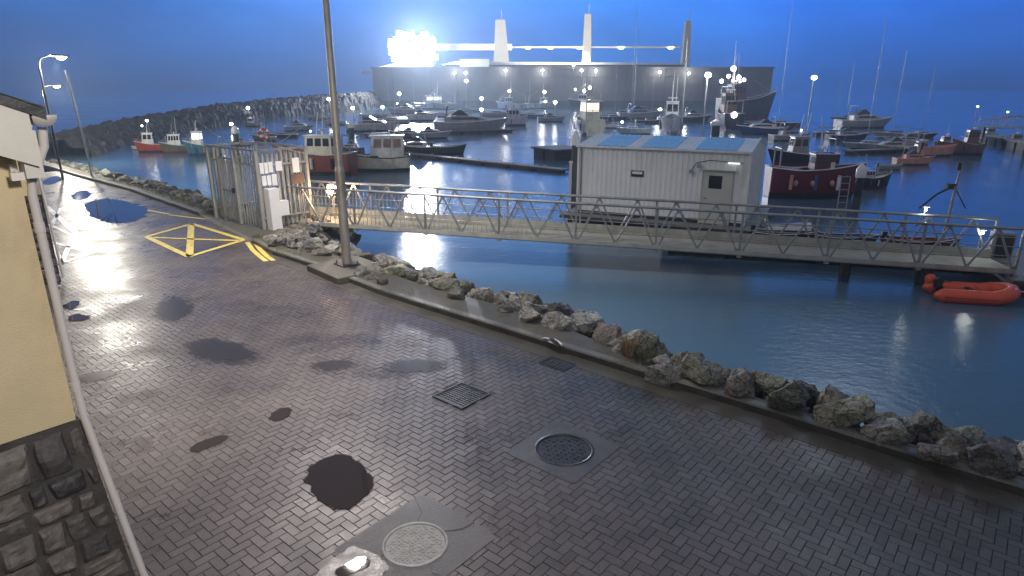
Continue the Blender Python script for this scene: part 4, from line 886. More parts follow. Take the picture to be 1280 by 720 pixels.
# ------------------------------------------------------------------ pontoons
def pontoon(label, c, rz, lx, ly, top=-.72, name='pontoon', rail=None, piles=True):
    t = thing(name, label, 'pontoon', (c[0], c[1], WZ), rz); h = top - WZ
    mb = MB(); mb.box((0, 0, h - .05), (lx, ly, .1)); d = bevel(mb.build('deck', M['pontoon'], t), .015)
    n = max(2, int(lx / 2.2)); mb = MB()
    for k in range(n): mb.box((-lx / 2 + lx * (k + .5) / n, 0, (h - .1) / 2 - .2), (lx / n * .8, ly * .92, h - .1 + .4))
    mb.build('float', M['float'], t)
    mb = MB(); mb.box((0, -ly / 2 - .02, h - .09), (lx, .04, .12)); mb.box((0, ly / 2 + .02, h - .09), (lx, .04, .12)); mb.build('fender_strip', M['timber_dark'], t)
    mb = MB()
    for k in range(int(lx / 3) + 1):
        x = -lx / 2 + .4 + k * 3
        if x < lx / 2:
            for y in (-ly / 2 + .15, ly / 2 - .15): mb.bar((x - .12, y, h + .07), (x + .12, y, h + .07), .04); mb.box((x, y, h + .03), (.06, .04, .07))
    mb.build('cleat_row', M['galv_dark'], t)
    return t
c = S0 + sx_ * SL / 2 + sy_ * SD / 2; pontoon('wide pontoon carrying the white shed', c, sa, SL + 1.1, SD + 1.2)
q0, q1 = G(12.2, 3.4), G(GL + 4.5, 2.6); c = (q0 + q1) / 2; pontoon('long dark pontoon running behind the right half of the gangway', c, math.atan2((q1 - q0).y, (q1 - q0).x), (q1 - q0).length, 2.0)
c = G(GL + 1.6, 0.75); pontoon('landing pontoon where the gangway ends', c, ga, 3.6, 2.3, -.62)
a_, b_ = P(672, 196, WZ), P(722, 204, WZ); c = (a_ + b_) / 2 + Vector((0.3, 1.5, 0)); pontoon('flat grey work pontoon moored off the end of the shed', c, math.atan2((b_ - a_).y, (b_ - a_).x), 3.4, 3.2, -.25)
a_, b_ = P(505, 194, WZ), P(706, 216, WZ); pontoon('low dark walkway pontoon between the cream boat and the shed', (a_ + b_) / 2, math.atan2((b_ - a_).y, (b_ - a_).x), (b_ - a_).length, 0.8, -.85)
a_, b_ = P(1236, 178, WZ), P(1330, 196, WZ); pontoon('long dark pontoon far out beneath the footbridge', (a_ + b_) / 2, math.atan2((b_ - a_).y, (b_ - a_).x), (b_ - a_).length, 2.2, -.3)
a_, b_ = P(450, 172, WZ), P(640, 166, WZ); pontoon('distant berth pontoon behind the grey motor yacht', (a_ + b_) / 2 + Vector((0, 2, 0)), math.atan2((b_ - a_).y, (b_ - a_).x), (b_ - a_).length, 1.2, -.75)
a_, b_ = P(1070, 195, WZ), P(1200, 190, WZ); pontoon('distant berth pontoon along the orange and pink boats', (a_ + b_) / 2 + Vector((0, 1.5, 0)), math.atan2((b_ - a_).y, (b_ - a_).x), (b_ - a_).length, 1.0, -.75)
# white post at the shed end, end gate of the gangway, ladder, davit
p = P(712, 262, -.7); t = thing('handrail_post', 'slim white post with a round top beside the capped pile', 'post', p); zt = zat(712, 201, p.x, p.y) + .7
mb = MB(); mb.tube([(0, 0, 0), (0, 0, zt - .1)], .05, 10); mb.build('shaft', M['upvc'], t); mb = MB(); mb.ball((0, 0, zt - .08), .085, 10); mb.build('knob', M['upvc'], t)
p = P(1050, 275, WZ); zt = zat(1050, 222, p.x, p.y)
t = thing('ladder', 'pale metal ladder hanging beside the dark red hull', 'ladder', (p.x, p.y, WZ), 0.1); mb = MB(); hh = zt - WZ
for x in (-.2, .2): mb.tube([(x, 0, 0), (x, 0.05, hh), (x, .3, hh + .02)], .022, 6)
mb.build('stile_pair', M['galv'], t); mb = MB()
for k in range(7): mb.tube([(-.2, .03, .2 + k * .27), (.2, .03, .2 + k * .27)], .016, 6)
mb.build('rungs', M['galv'], t)
b0 = G(1e-3, 3.3); p = P(1178, 300, -.7); zt = zat(1184, 203, p.x, p.y)
t = thing('davit', 'slender lifting davit with a boom and hanging hook behind the gangway', 'davit', p); hh = zt + .7
mb = MB(); mb.tube([(0, 0, 0), (.12, 0, hh)], .05, 10, .035); mb.box((0, 0, .04), (.3, .3, .06)); mb.build('mast', M['galv'], t)
mb = MB(); mb.tube([(.08, 0, hh * .72), (-.5, 0, hh * .60), (-1.0, 0, hh * .42)], .04, 8, .03); mb.box((-.12, 0, hh * .70), (.22, .14, .18)); mb.build('boom', M['darkmetal'], t)
mb = MB(); mb.tube([(-1.0, 0, hh * .42), (-1.0, 0, hh * .22)], .012, 6); mb.ball((-1.0, 0, hh * .2), .05, 8); mb.build('hook', M['galv'], t)
mb = MB(); mb.tube([(.1, 0, hh * .66), (.55, 0, hh * .42)], .02, 6); mb.tube([(.05, 0, hh), (.05, 0, hh * .9)], .06, 8); mb.build('stay', M['darkmetal'], t)
t = thing('control_box', 'dark upright control box on the landing pontoon at the gangway end', 'box', G(GL + .35, 1.6, -.62 - A.z), ga)
mb = MB(); mb.box((0, 0, .45), (.55, .35, .9)); bevel(mb.build('cabinet_body', HULL['grey'], t), .02); mb = MB(); mb.box((0, -.19, .5), (.42, .02, .66)); mb.build('door', M['darkmetal'], t)
t = thing('rail', 'short grey railing closing the outer edge of the landing pontoon', 'railing', G(GL + 1.1, -.25, -.62 - A.z), ga); mb = MB()
for x in (0, 1.1, 2.2): mb.tube([(x, 0, 0), (x, 0, 1.1)], .035, 8)
mb.build('uprights', M['galv_dark'], t); mb = MB()
for z in (.5, 1.08): mb.tube([(0, 0, z), (2.2, 0, z)], .03, 8)
mb.build('bars', M['galv_dark'], t)
# ------------------------------------------------------------------ boats
def hull_pts(L, B, fb, rise, rake, tw, keel, full):
    ns, secs = 15, []
    for i in range(ns):
        t = i / (ns - 1); x = -L / 2 + L * t * (1 - rake)
        hb = B / 2 * ((tw + (1 - tw) * min(1, t / .35)) if t < .35 else 1.0) * (1 - max(0, (t - full) / (1 - full)) ** 2.1)
        hb = max(hb, .012 * B); sh = fb * (1 + rise * max(0, (t - .25) / .75) ** 2 + .10 * max(0, (.3 - t) / .3))
        kz = -keel * (1 - max(0, (t - .75) / .25) ** 2); pr = []
        for wy, wz in ((0.0, kz), (.45, kz * .75), (.80, kz * .1), (.93, sh * .3), (1.0, sh * .7), (1.0 + .03 * t, sh)):
            fl = 1 - .55 * t ** 3 * (1 - max(0, wz - kz) / (sh - kz)); xo = L * rake * t ** 3 * ((wz - kz) / (sh - kz)) * (1 if t > .3 else 0)
            pr.append((x + xo, hb * wy * fl, wz))
        secs.append(pr)
    return secs
def make_hull(t, L, B, fb, rise, rake, hm_, deckm, tw=.82, keel=.3, full=.45, bulwark=.0, gun='white', boot=None, gr=None):
    secs = hull_pts(L, B, fb, rise, rake, tw, keel, full); m = 6; vs = []; fs = []
    for s in secs:
        for p in reversed(s): vs.append(p)
        for p in s[1:]: vs.append((p[0], -p[1], p[2]))
    n = 2 * m - 1
    for i in range(len(secs) - 1):
        for k in range(n - 1): fs.append((i * n + k, i * n + k + 1, (i + 1) * n + k + 1, (i + 1) * n + k))
    fs.append(tuple(range(n)))
    mb = MB(); mb.add(vs, fs, True); mb.sm[-1] = False; h = mb.build('hull', hm_, t)
    mb = MB(); dv = []                                     # deck, a little under the sheer
    for s in secs: p = s[-1]; dv += [(p[0] - (.02 if s is secs[-1] else 0), p[1] * .97, p[2] - bulwark - .012), (p[0], -p[1] * .97, p[2] - bulwark - .012)]
    mb.add(dv, [(2 * i, 2 * i + 1, 2 * i + 3, 2 * i + 2) for i in range(len(secs) - 1)]); mb.build('deck', deckm, t)
    r = gr or max(.012, L * .007)
    mb = MB(); mb.tube([(s[-1][0], s[-1][1] + r * .3, s[-1][2]) for s in secs] + [(s[-1][0], -s[-1][1] - r * .3, s[-1][2]) for s in reversed(secs)], r, 6, closed=True); mb.build('gunwale', gun if not isinstance(gun, str) else (HULL.get(gun) or M[gun]), h)
    if boot:
        mb = MB(); ring = []
        for z0_, z1_ in ((-.05, fb * .22),):
            a_, c_ = [], []
            for s in secs:
                q = s[2]; w = s[3]; a_.append((q[0], q[1] * 1.012 + .004, z0_)); c_.append((w[0] * .5 + q[0] * .5, (w[1] * .6 + q[1] * .4) * 1.015 + .004, z1_))
            for sg in (1, -1):
                vs = [(x, sg * y, z) for x, y, z in a_] + [(x, sg * y, z) for x, y, z in c_]; k = len(a_); mb.add(vs, [(i, i + 1, k + i + 1, k + i) for i in range(k - 1)], True)
        mb.build('boot_stripe', HULL[boot], h)
    return secs
def cabin(t, x0, x1, z0, h, w, m, nwin=3, rake0=.06, rake1=.25, roofm=None, win='glass', name='wheelhouse', top=.9, winm=None, overhang=.05):
    """wheelhouse with sloped ends; windows are panes set proud of sides, front and back"""
    Lc = x1 - x0
    mb = MB(); mb.slabx([(x0, z0), (x1, z0), (x1 - rake1 * h, z0 + h), (x0 + rake0 * h, z0 + h)], -w / 2, w / 2, top); c = mb.build(name, m, t)
    o = overhang * Lc
    mb = MB(); mb.slabx([(x0 + rake0 * h - o, z0 + h), (x1 - rake1 * h + o * 1.6, z0 + h), (x1 - rake1 * h + o * 1.2, z0 + h + .05 * h), (x0 + rake0 * h - o * .8, z0 + h + .05 * h)], -w * top / 2 - o * .5, w * top / 2 + o * .5); mb.build('cabin_roof', roofm or m, c)
    wm = winm or M[win]; za, zb = z0 + h * .50, z0 + h * .90
    def yside(z): return w / 2 * (1 - (1 - top) * (z - z0) / h)
    for sg in (-1, 1):
        for k in range(nwin):
            def xx(s, z): f = (z - z0) / h; a = x0 + rake0 * h * f; b_ = x1 - rake1 * h * f; return a + (b_ - a) * s
            s0, s1 = (k + .10) / nwin, (k + .88) / nwin; s0 = .05 + .9 * s0; s1 = .05 + .9 * s1
            q = [(xx(s0, za), za), (xx(s1, za), za), (xx(s1, zb), zb), (xx(s0, zb), zb)]
            vs = [(x, sg * (yside(z) + .008), z) for x, z in q] + [(x, sg * (yside(z) - .02), z) for x, z in q]
            mb = MB(); mb.add(vs, [(0, 1, 2, 3), (0, 1, 5, 4), (1, 2, 6, 5), (2, 3, 7, 6), (3, 0, 4, 7)]); mb.build('window', wm, c)
    for end in (0, 1):
        mb = MB()
        for a, b_ in ((-.44, -.03), (.03, .44)):
            vs = []
            for d in (.008, -.02):
                for y, z in ((a, za), (b_, za), (b_, zb), (a, zb)):
                    f = (z - z0) / h; x = (x1 - rake1 * h * f + d) if end else (x0 + rake0 * h * f - d); vs.append((x, y * 2 * yside(z), z))
            mb.add(vs, [(0, 1, 2, 3), (0, 1, 5, 4), (1, 2, 6, 5), (2, 3, 7, 6), (3, 0, 4, 7)])
        mb.build('window', wm, c)
    return c
def mast(t, x, z0, z1, r=.03, name='mast', m=None, boom=None, lean=0.0, spreader=False):
    mb = MB(); mb.tube([(x, 0, z0), (x + lean, 0, z1)], r, 8, r * .6); 
    if spreader: zz = z0 + (z1 - z0) * .62; mb.tube([(x, -.5 * (z1 - z0) * .1, zz), (x, .5 * (z1 - z0) * .1, zz)], r * .5, 6)
    o = mb.build(name, m or M['galv'], t)
    if boom: mb = MB(); mb.tube([(x, 0, z0 + boom[1]), (x - boom[0], 0, z0 + boom[1] * 1.05)], r * 2.2, 8, r * 1.5); mb.build('boom', HULL['paleblue'], t)
    return o
def lampball(t, p, r, m='lamp_white'):
    mb = MB(); mb.ball(p, r, 8); return mb.build('lamp', M[m], t)
def rails(t, secs, z, i0=8, i1=14, step=2):
    mb = MB(); tops = []
    for i in range(i0, i1 + 1): s = secs[i][-1]; tops.append((s[0], s[1] * .93, s[2] + z))
    pts = tops + [(x, -y, zz) for x, y, zz in reversed(tops)]; mb.tube(pts, max(.010, z * .03), 6)
    for i in range(i0, i1 + 1, step):
        s = secs[i][-1]
        for sg in (1, -1): mb.tube([(s[0], sg * s[1] * .93, s[2]), (s[0], sg * s[1] * .93, s[2] + z)], max(.009, z * .028), 5)
    mb.build('pulpit_rail', M['galv'], t)
def boat(label, px, py, lpx, head, style='fish', hull='white', deck='pontoon', cab='white', fb=None, B=None, cabx=None, ch=None, nwin=3, lit=None, mt=None, name=None, cat=None, group=None, boot='auto', rise=.5, win='glass', lamps=(), gun='white', boom=True):
    p = P(px, py, WZ); dep = depth(p); k = dep / F; L = lpx * k / max(.42, abs(math.cos(math.radians(head))))
    nm = name or {'fish': 'fishing_boat', 'cruiser': 'motor_cruiser', 'sail': 'sailing_yacht', 'open': 'open_boat'}[style]
    t = thing(nm, label, cat or {'fish': 'fishing boat', 'cruiser': 'motor boat', 'sail': 'yacht', 'open': 'boat'}[style], p, math.radians(head), group)
    if boot == 'auto': boot = random.choice(('black', 'darkred', 'navy', 'darkgreen')) if hull not in ('black', 'dark') else 'darkred'
    hmz = HULL[hull]; cm = HULL.get(cab) or M[cab]; dm = HULL.get(deck) or M[deck]
    wm = M['lit_panel'] if lit == 'panel' else M['lit_window'] if lit == 'window' else M[win]
    if style == 'fish':
        f = (fb or .17) * L; b_ = (B or .34) * L; s = make_hull(t, L, b_, f, rise, .10, hmz, dm, .85, .06 * L, .5, .035 * L, gun, boot)
        x0, x1 = cabx or (-.02, .24); h = (ch or .22) * L; cabin(t, x0 * L, x1 * L, f * .95, h, b_ * .62, cm, nwin, .02, .12, winm=wm, top=.93)
        if mt: mast(t, (x0 + .06) * L, f + h, (zat(mt[0], mt[1], p.x, p.y) - WZ) if mt is not True else f + h + .3 * L, max(.02, .006 * L))
        g = MB()
        for y in (-.36, .36): g.tube([(-.42 * L, y * b_, f * .8), (-.42 * L, y * b_, f + .22 * L)], .009 * L, 6)
        g.tube([(-.42 * L, -.36 * b_, f + .22 * L), (-.42 * L, .36 * b_, f + .22 * L)], .009 * L, 6); g.build('stern_gantry', M['galv'], t)
        mb = MB(); mb.box((-.25 * L, 0, f * .8 + .03 * L), (.16 * L, b_ * .4, .07 * L)); mb.build('fish_hatch', M['pontoon'], t)
        rails(t, s, .07 * L, 10, 14)
        rr = random.Random(px * 7 + py)
        for k in range(2):                                     # whip aerials and a radar bar on the wheelhouse roof
            ax, ay = (x0 + (x1 - x0) * rr.uniform(.15, .6)) * L, rr.uniform(-.2, .2) * b_; MB().tube([(ax, ay, f + h), (ax - .04 * L, ay, f + h + rr.uniform(.25, .5) * L)], .0045 * L, 5).build('aerial', M['white'], t)
        mb = MB(); mb.box(((x0 * .6 + x1 * .4) * L, 0, f + h + .06 * L), (.02 * L, .16 * L, .018 * L)); mb.box(((x0 * .6 + x1 * .4) * L, 0, f + h + .03 * L), (.02 * L, .02 * L, .06 * L)); mb.build('radar', M['white'], t)
        for sg in (-1, 1):
            for fx in (-.3, -.05, .18):
                if rr.random() < .7: MB().tube([(fx * L, sg * b_ * .52, f * .35), (fx * L, sg * b_ * .54, f * .85)], .018 * L, 8).build('fender', HULL[rr.choice(('orange', 'white', 'black', 'blue'))], t)
        mb = MB(); mb.tube([(.46 * L, 0, f * 1.35), ((x0 + .06) * L, 0, f + h + .28 * L), (-.42 * L, 0, f + .22 * L)], .0035 * L, 4); mb.build('stay_wire', M['galv_dark'], t)
    elif style == 'cruiser':
        f = (fb or .13) * L; b_ = (B or .30) * L; s = make_hull(t, L, b_, f, .45, .14, hmz, dm, .92, .05 * L, .48, .0, gun, boot)
        h = (ch or .09) * L; x0, x1 = cabx or (-.26, .26)
        mb = MB(); mb.slabx([(x0 * L, f), (x1 * L, f * 1.12), ((x1 - .10) * L, f + h * .8), ((x0 + .2) * L, f + h), (x0 * L, f + h * .8)], -b_ * .36, b_ * .36, .82); c = mb.build('cabin', cm, t)
        mb = MB(); za, zb = f + h * .38, f + h * .72
        for sg in (-1, 1):
            q = [((x0 + .06) * L, za), ((x1 - .10) * L, za), ((x1 - .16) * L, zb), ((x0 + .08) * L, zb)]
            vs = [(x, sg * (b_ * .36 * (1 - .18 * (z - f) / h) + .012), z) for x, z in q] + [(x, sg * (b_ * .33 * (1 - .18 * (z - f) / h)), z) for x, z in q]; mb.add(vs, [(0, 1, 2, 3), (0, 1, 5, 4), (1, 2, 6, 5), (2, 3, 7, 6), (3, 0, 4, 7)])
        mb.build('window', wm, c)
        mb = MB(); mb.slabx([((x0 + .04) * L, f + h), ((x0 + .30) * L, f + h), ((x0 + .20) * L, f + h * 1.75), ((x0 + .16) * L, f + h * 1.75)], -b_ * .28, b_ * .28, .9); mb.build('windscreen', M['glass'], c)
        mb = MB(); mb.tube([((x0 - .02) * L, -b_ * .34, f), ((x0 + .02) * L, -b_ * .30, f + h * 2.3), ((x0 + .02) * L, b_ * .30, f + h * 2.3), ((x0 - .02) * L, b_ * .34, f)], .010 * L, 6); mb.build('radar_arch', cm, t)
        rails(t, s, .055 * L, 8, 14)
        if mt: mast(t, (x0 + .1) * L, f + h, zat(mt[0], mt[1], p.x, p.y) - WZ, .02)
    elif style == 'sail':
        f = (fb or .10) * L; b_ = (B or .28) * L; s = make_hull(t, L, b_, f, .25, .16, hmz, dm, .7, .05 * L, .40, .0, gun, boot)
        cabin(t, -.14 * L, .18 * L, f, .055 * L, b_ * .52, cm, 3, .1, .8, winm=wm, name='coachroof', top=.85, overhang=0)
        zt = zat(mt[0], mt[1], p.x, p.y) - WZ if mt else L * 1.25
        mast(t, .06 * L, f, zt, max(.02, .0055 * L), 'mast', boom=(.42 * L, .13 * L) if boom else None, spreader=True)
        st = MB(); st.tube([(.06 * L, 0, zt * .97), (.49 * L, 0, f * 1.3)], .006, 4); st.tube([(.06 * L, 0, zt * .98), (-.49 * L, 0, f)], .006, 4)
        for sg in (-1, 1): st.tube([(.06 * L, 0, zt * .95), (.03 * L, sg * b_ * .48, f)], .006, 4)
        st.build('rigging', M['galv_dark'], t); rails(t, s, .05 * L, 10, 14)
    else:
        f = (fb or .16) * L; b_ = (B or .36) * L; s = make_hull(t, L, b_, f, .35, .10, hmz, dm, .85, .06 * L, .5, .07 * L, gun, boot)
        mb = MB()
        for x in (-.25, .02, .25): mb.box((x * L, 0, f * .75), (.07 * L, b_ * .8 * (1 if x < .1 else .7), .02 * L))
        mb.build('thwarts', M['timber_dark'], t)
        mb = MB(); mb.slabx([(-.56 * L, f * .8), (-.48 * L, f * .8), (-.48 * L, f * 1.6), (-.55 * L, f * 1.6)], -.04 * L, .04 * L); mb.box((-.53 * L, 0, f * .4), (.03 * L, .03 * L, f * 1.0)); mb.build('outboard_motor', M['black'], t)
    for (x, y_, z, r, m_) in lamps: lampball(t, (x * L, y_ * L, z * L), r * L, m_)
    return t, L, s
boat('tiny white tender lying ahead of the red fishing boat', 172, 187, 15, 178, 'open', 'white', fb=.22)
boat('small red fishing boat with a white wheelhouse, off the rock bank beyond the thin pole', 191, 190, 36, 202, 'fish', 'red', cabx=(-.06, .26), ch=.36, nwin=2, mt=(197, 150), lamps=((.02, 0, .98, .035, 'lamp_white'), (.18, 0, .82, .03, 'lamp_soft')), fb=.24)
boat('olive-hulled fishing boat moored between the red boat and the teal boat', 222, 191, 36, 202, 'fish', 'green', cabx=(-.12, .25), ch=.34, nwin=4, mt=(222, 145), fb=.24)
boat('teal fishing boat with a lit white wheelhouse beside the palisade fence', 256, 194, 46, 190, 'fish', 'teal', cabx=(.02, .28), ch=.36, nwin=2, lit='panel', mt=(262, 160), fb=.26)
boat('red-brown fishing boat with a cream wheelhouse behind the palisade fence', 393, 218, 104, 172, 'fish', 'brownred', cab='cream', cabx=(-.28, .06), ch=.22, nwin=3, mt=(384, 130), fb=.24, B=.3, lamps=((-.0, .0, .5, .012, 'lamp_soft'),))
t, L, s = boat('cream cabin boat with three big windows moored alone beyond the gangway', 469, 213, 86, 190, 'fish', 'cream', cab='white', deck='black', cabx=(-.42, .06), ch=.30, nwin=3, win='glasspink', mt=(476, 148), fb=.185, B=.38, gun='black', lamps=((-.36 + .06 - .06, 0, .92, .012, 'lamp_soft'),))
mb = MB(); mb.box((.0 * L, .235 * L * .0 + .122 * L, .205 * L), (.12 * L, .004 * L, .02 * L)); mb.build('name_plate', M['black'], t)
boat('dark motor boat with a white stern moored just past the cream boat', 519, 193, 54, 180, 'cruiser', 'dark', cab='lilac', ch=.13, fb=.17)
boat('white-rimmed dark open boat nosing towards the blue water', 562, 193, 42, 12, 'open', 'darkgreen', fb=.22)
boat('long grey motor yacht with a pale bow, broadside in mid harbour', 590, 164, 92, 4, 'cruiser', 'grey', cab='grey', ch=.09, fb=.12, deck='lilac', cabx=(-.34, .22))
boat('lilac-white cabin boat at the bow of the grey motor yacht', 646, 157, 28, 20, 'fish', 'lilac', cab='lilac', cabx=(-.42, .12), ch=.36, fb=.3, nwin=3)
boat('sleek white motor boat lit bright before the grey yacht', 529, 151, 38, 12, 'cruiser', 'white', cab='white', lit=None, ch=.1, fb=.17)
boat('white-topped workboat under the breakwater beyond the sleek white boat', 551, 137, 42, 180, 'fish', 'grey', cab='white', cabx=(-.02, .45), ch=.22, lit='panel', nwin=2)
boat('lilac-grey yacht lying across the middle berth row', 468, 164, 66, 4, 'cruiser', 'lilac', cab='lilac', ch=.08)
boat('dim grey sailing yacht behind the middle berth row', 490, 154, 44, 174, 'sail', 'grey', cab='lilac', mt=(481, 98))
boat('small dark motor boat tucked behind the lamp post', 437, 192, 36, 170, 'cruiser', 'dark', cab='lilac', ch=.14, fb=.2)
boat('tiny cabin boat with two warm lit windows', 735, 168, 24, 100, 'fish', 'cream', cab='cream', cabx=(-.30, .2), ch=.42, lit='window', nwin=2, fb=.3, B=.5)
boat('distant workboat with a pink-white deck lamp, left of two lit ones', 640, 137, 40, 178, 'fish', 'lilac', lamps=((.08, 0, .55, .045, 'lamp_pink'),), ch=.2)
boat('distant workboat with a pink-white deck lamp, right of two lit ones', 676, 136, 36, 4, 'fish', 'lilac', lamps=((.12, 0, .56, .05, 'lamp_pink'), (.14, -.1, .25, .03, 'lamp_white')), ch=.2)
boat('distant dark workboat hung with three white lamps', 732, 135, 44, 176, 'fish', 'dark', lamps=((-.1, 0, .55, .045, 'lamp_white'), (.05, 0, .46, .035, 'lamp_white'), (.3, 0, .5, .03, 'lamp_white')), ch=.2)
boat('white-decked sailing yacht with a very tall mast behind the shed roof', 790, 168, 44, 184, 'sail', 'paleblue', cab='white', mt=(776, 6), fb=.16, lamps=((.30, 0, .34, .03, 'lamp_white'),))
boat('grey motor yacht with a pale flared bow beyond the tall mast', 800, 149, 56, 4, 'cruiser', 'grey', cab='paleblue', ch=.09)
boat('sailing yacht with a thin mast in front of the breakwater wall', 794, 143, 40, 176, 'sail', 'dark', cab='grey', mt=(791, 62))
boat('grey trawler seen end-on with a white bridge left of the tall grey pole', 838, 167, 30, 258, 'fish', 'grey', cab='white', cabx=(-.1, .22), ch=.30, nwin=3, mt=(822, 86), fb=.24, B=.34)
boat('grey-hulled cruiser lying behind the end-on trawler', 868, 152, 44, 2, 'cruiser', 'dark', cab='paleblue', ch=.11)
boat('dark trawler seen from astern with a white net bin at its stern', 909, 160, 30, 84, 'fish', 'black', cab='brown', cabx=(-.12, .2), ch=.34, nwin=3, mt=(914, 52), fb=.24, B=.36, lamps=((-.52, .02, .24, .05, 'lamp_soft'), (-.04, 0, .98, .042, 'lamp_white'), (-.04, .07, .86, .03, 'lamp_pink'), (-.04, -.1, .84, .035, 'lamp_white'), (0, -.2, .8, .03, 'lamp_pink'), (0, .17, .78, .03, 'lamp_white')))
boat('big dark green fishing vessel with a high rounded bow behind the dark trawler', 932, 148, 72, 6, 'fish', 'darkgreen', cab='brown', cabx=(-.34, -.06), ch=.26, nwin=4, mt=(914, 70), fb=.30, lamps=((-.3, .0, .62, .02, 'lamp_white'), (-.12, .1, .6, .018, 'lamp_soft')))
boat('low purple-grey motor boat right of the white net bin', 950, 168, 60, 176, 'cruiser', 'navy', cab='lilac', ch=.1)
boat('blue-grey cruiser end in the shadow behind the shed ridge', 988, 176, 52, 8, 'cruiser', 'grey', cab='lilac', ch=.12)
boat('dark fishing boat with a grey wheelhouse behind the dark red hull', 1000, 206, 84, 176, 'fish', 'black', cab='grey', cabx=(-.06, .18), ch=.25, nwin=2, mt=(1004, 150), fb=.16, lamps=((.05, 0, .50, .014, 'lamp_soft'),))
t, L, s = boat('dark red fishing boat with a long grey foredeck next to the shed', 1016, 247, 116, -4, 'fish', 'darkred', deck='paleblue', cab='darkred', cabx=(-.06, .16), ch=.17, nwin=2, fb=.30, B=.28, rise=.25, mt=(1058, 160), boot='black', win='glass')
mb = MB(); mb.box((.12 * L, -.095 * L, .335 * L), (.045 * L, .012, .10 * L)); mb.build('cabin_door', M['white'], t)
for x, y_ in ((-.25, -.142), (-.08, -.146), (.12, -.14)): MB().ball((x * L, y_ * L, .17 * L), .026 * L, 8, 1.3).build('fender', HULL['orange'], t)
boat('dark fishing boat with a tan foredeck beyond the white-capped pile', 1092, 236, 44, 10, 'fish', 'black', deck='cream', cab='lilac', cabx=(-.4, -.1), ch=.2, fb=.32, B=.4, gun='cream')
boat('pinkish cabin boat with an upturned bow, nearest of the right-hand berth row', 1142, 206, 48, -4, 'cruiser', 'orange', cab='orange', ch=.12, fb=.16, deck='orange', gun='orange')
boat('orange-lit boat with a sharp bow in front of the brown trawler', 1172, 195, 48, 8, 'open', 'orange', fb=.22, deck='orange', gun='orange')
boat('rust-brown trawler at the outer end of the right-hand berth row', 1206, 194, 34, 170, 'fish', 'brown', cab='brown', cabx=(-.3, .1), ch=.5, fb=.4, nwin=3, mt=(1212, 136), B=.4)
boat('grey yacht with a pale coachroof behind the white-capped pile', 1086, 186, 62, 172, 'sail', 'grey', cab='lilac', mt=(1087, 22))
boat('grey motor cruiser beside the pinkish cabin boat', 1112, 190, 54, 174, 'cruiser', 'grey', cab='lilac', ch=.12)
boat('slim grey sailing yacht far along the right-hand berths', 1118, 172, 56, 176, 'sail', 'grey', cab='grey', mt=(1094, 60))
boat('dusky motor yacht at the back of the right-hand berths', 1080, 160, 70, 4, 'cruiser', 'grey', cab='lilac', ch=.11)
boat('dusky blue sailing yacht whose mast rises clear of the lit trawler', 975, 158, 46, 176, 'sail', 'dark', cab='grey', mt=(951, 4))
boat('dim sailing yacht behind the dark red boat', 1040, 170, 46, 4, 'sail', 'dark', cab='grey', mt=(1061, 96))
boat('small dark launch at the outermost pontoon under the footbridge', 1232, 176, 26, 180, 'fish', 'black', cab='paleblue', cabx=(-.3, .1), ch=.3, fb=.3)
boat('dark moored launch beside the outermost pontoon near the frame edge', 1266, 184, 34, 176, 'fish', 'black', cab='grey', cabx=(-.2, .15), ch=.25, fb=.22)
boat('faint boat near the far rock mole with a white cabin', 316, 158, 22, 180, 'fish', 'grey', ch=.3, mt=True)
boat('faint dark sailing yacht off the far mole, seen over the palisade', 352, 172, 40, 176, 'sail', 'dark', cab='grey', mt=(343, 112))
boat('faint grey motor boat moored off the far mole', 375, 163, 36, 4, 'cruiser', 'grey', cab='lilac', ch=.12)
boat('faint white motor boat beyond the lamp post', 418, 156, 30, 178, 'cruiser', 'lilac', cab='white', ch=.13)
boat('distant sailing yacht with its mast by the gantry end', 584, 140, 34, 176, 'sail', 'grey', cab='lilac', mt=(583, 96))
boat('dim sailing yacht between the grey motor yacht and breakwater', 620, 145, 40, 4, 'sail', 'grey', cab='grey', mt=(608, 92))
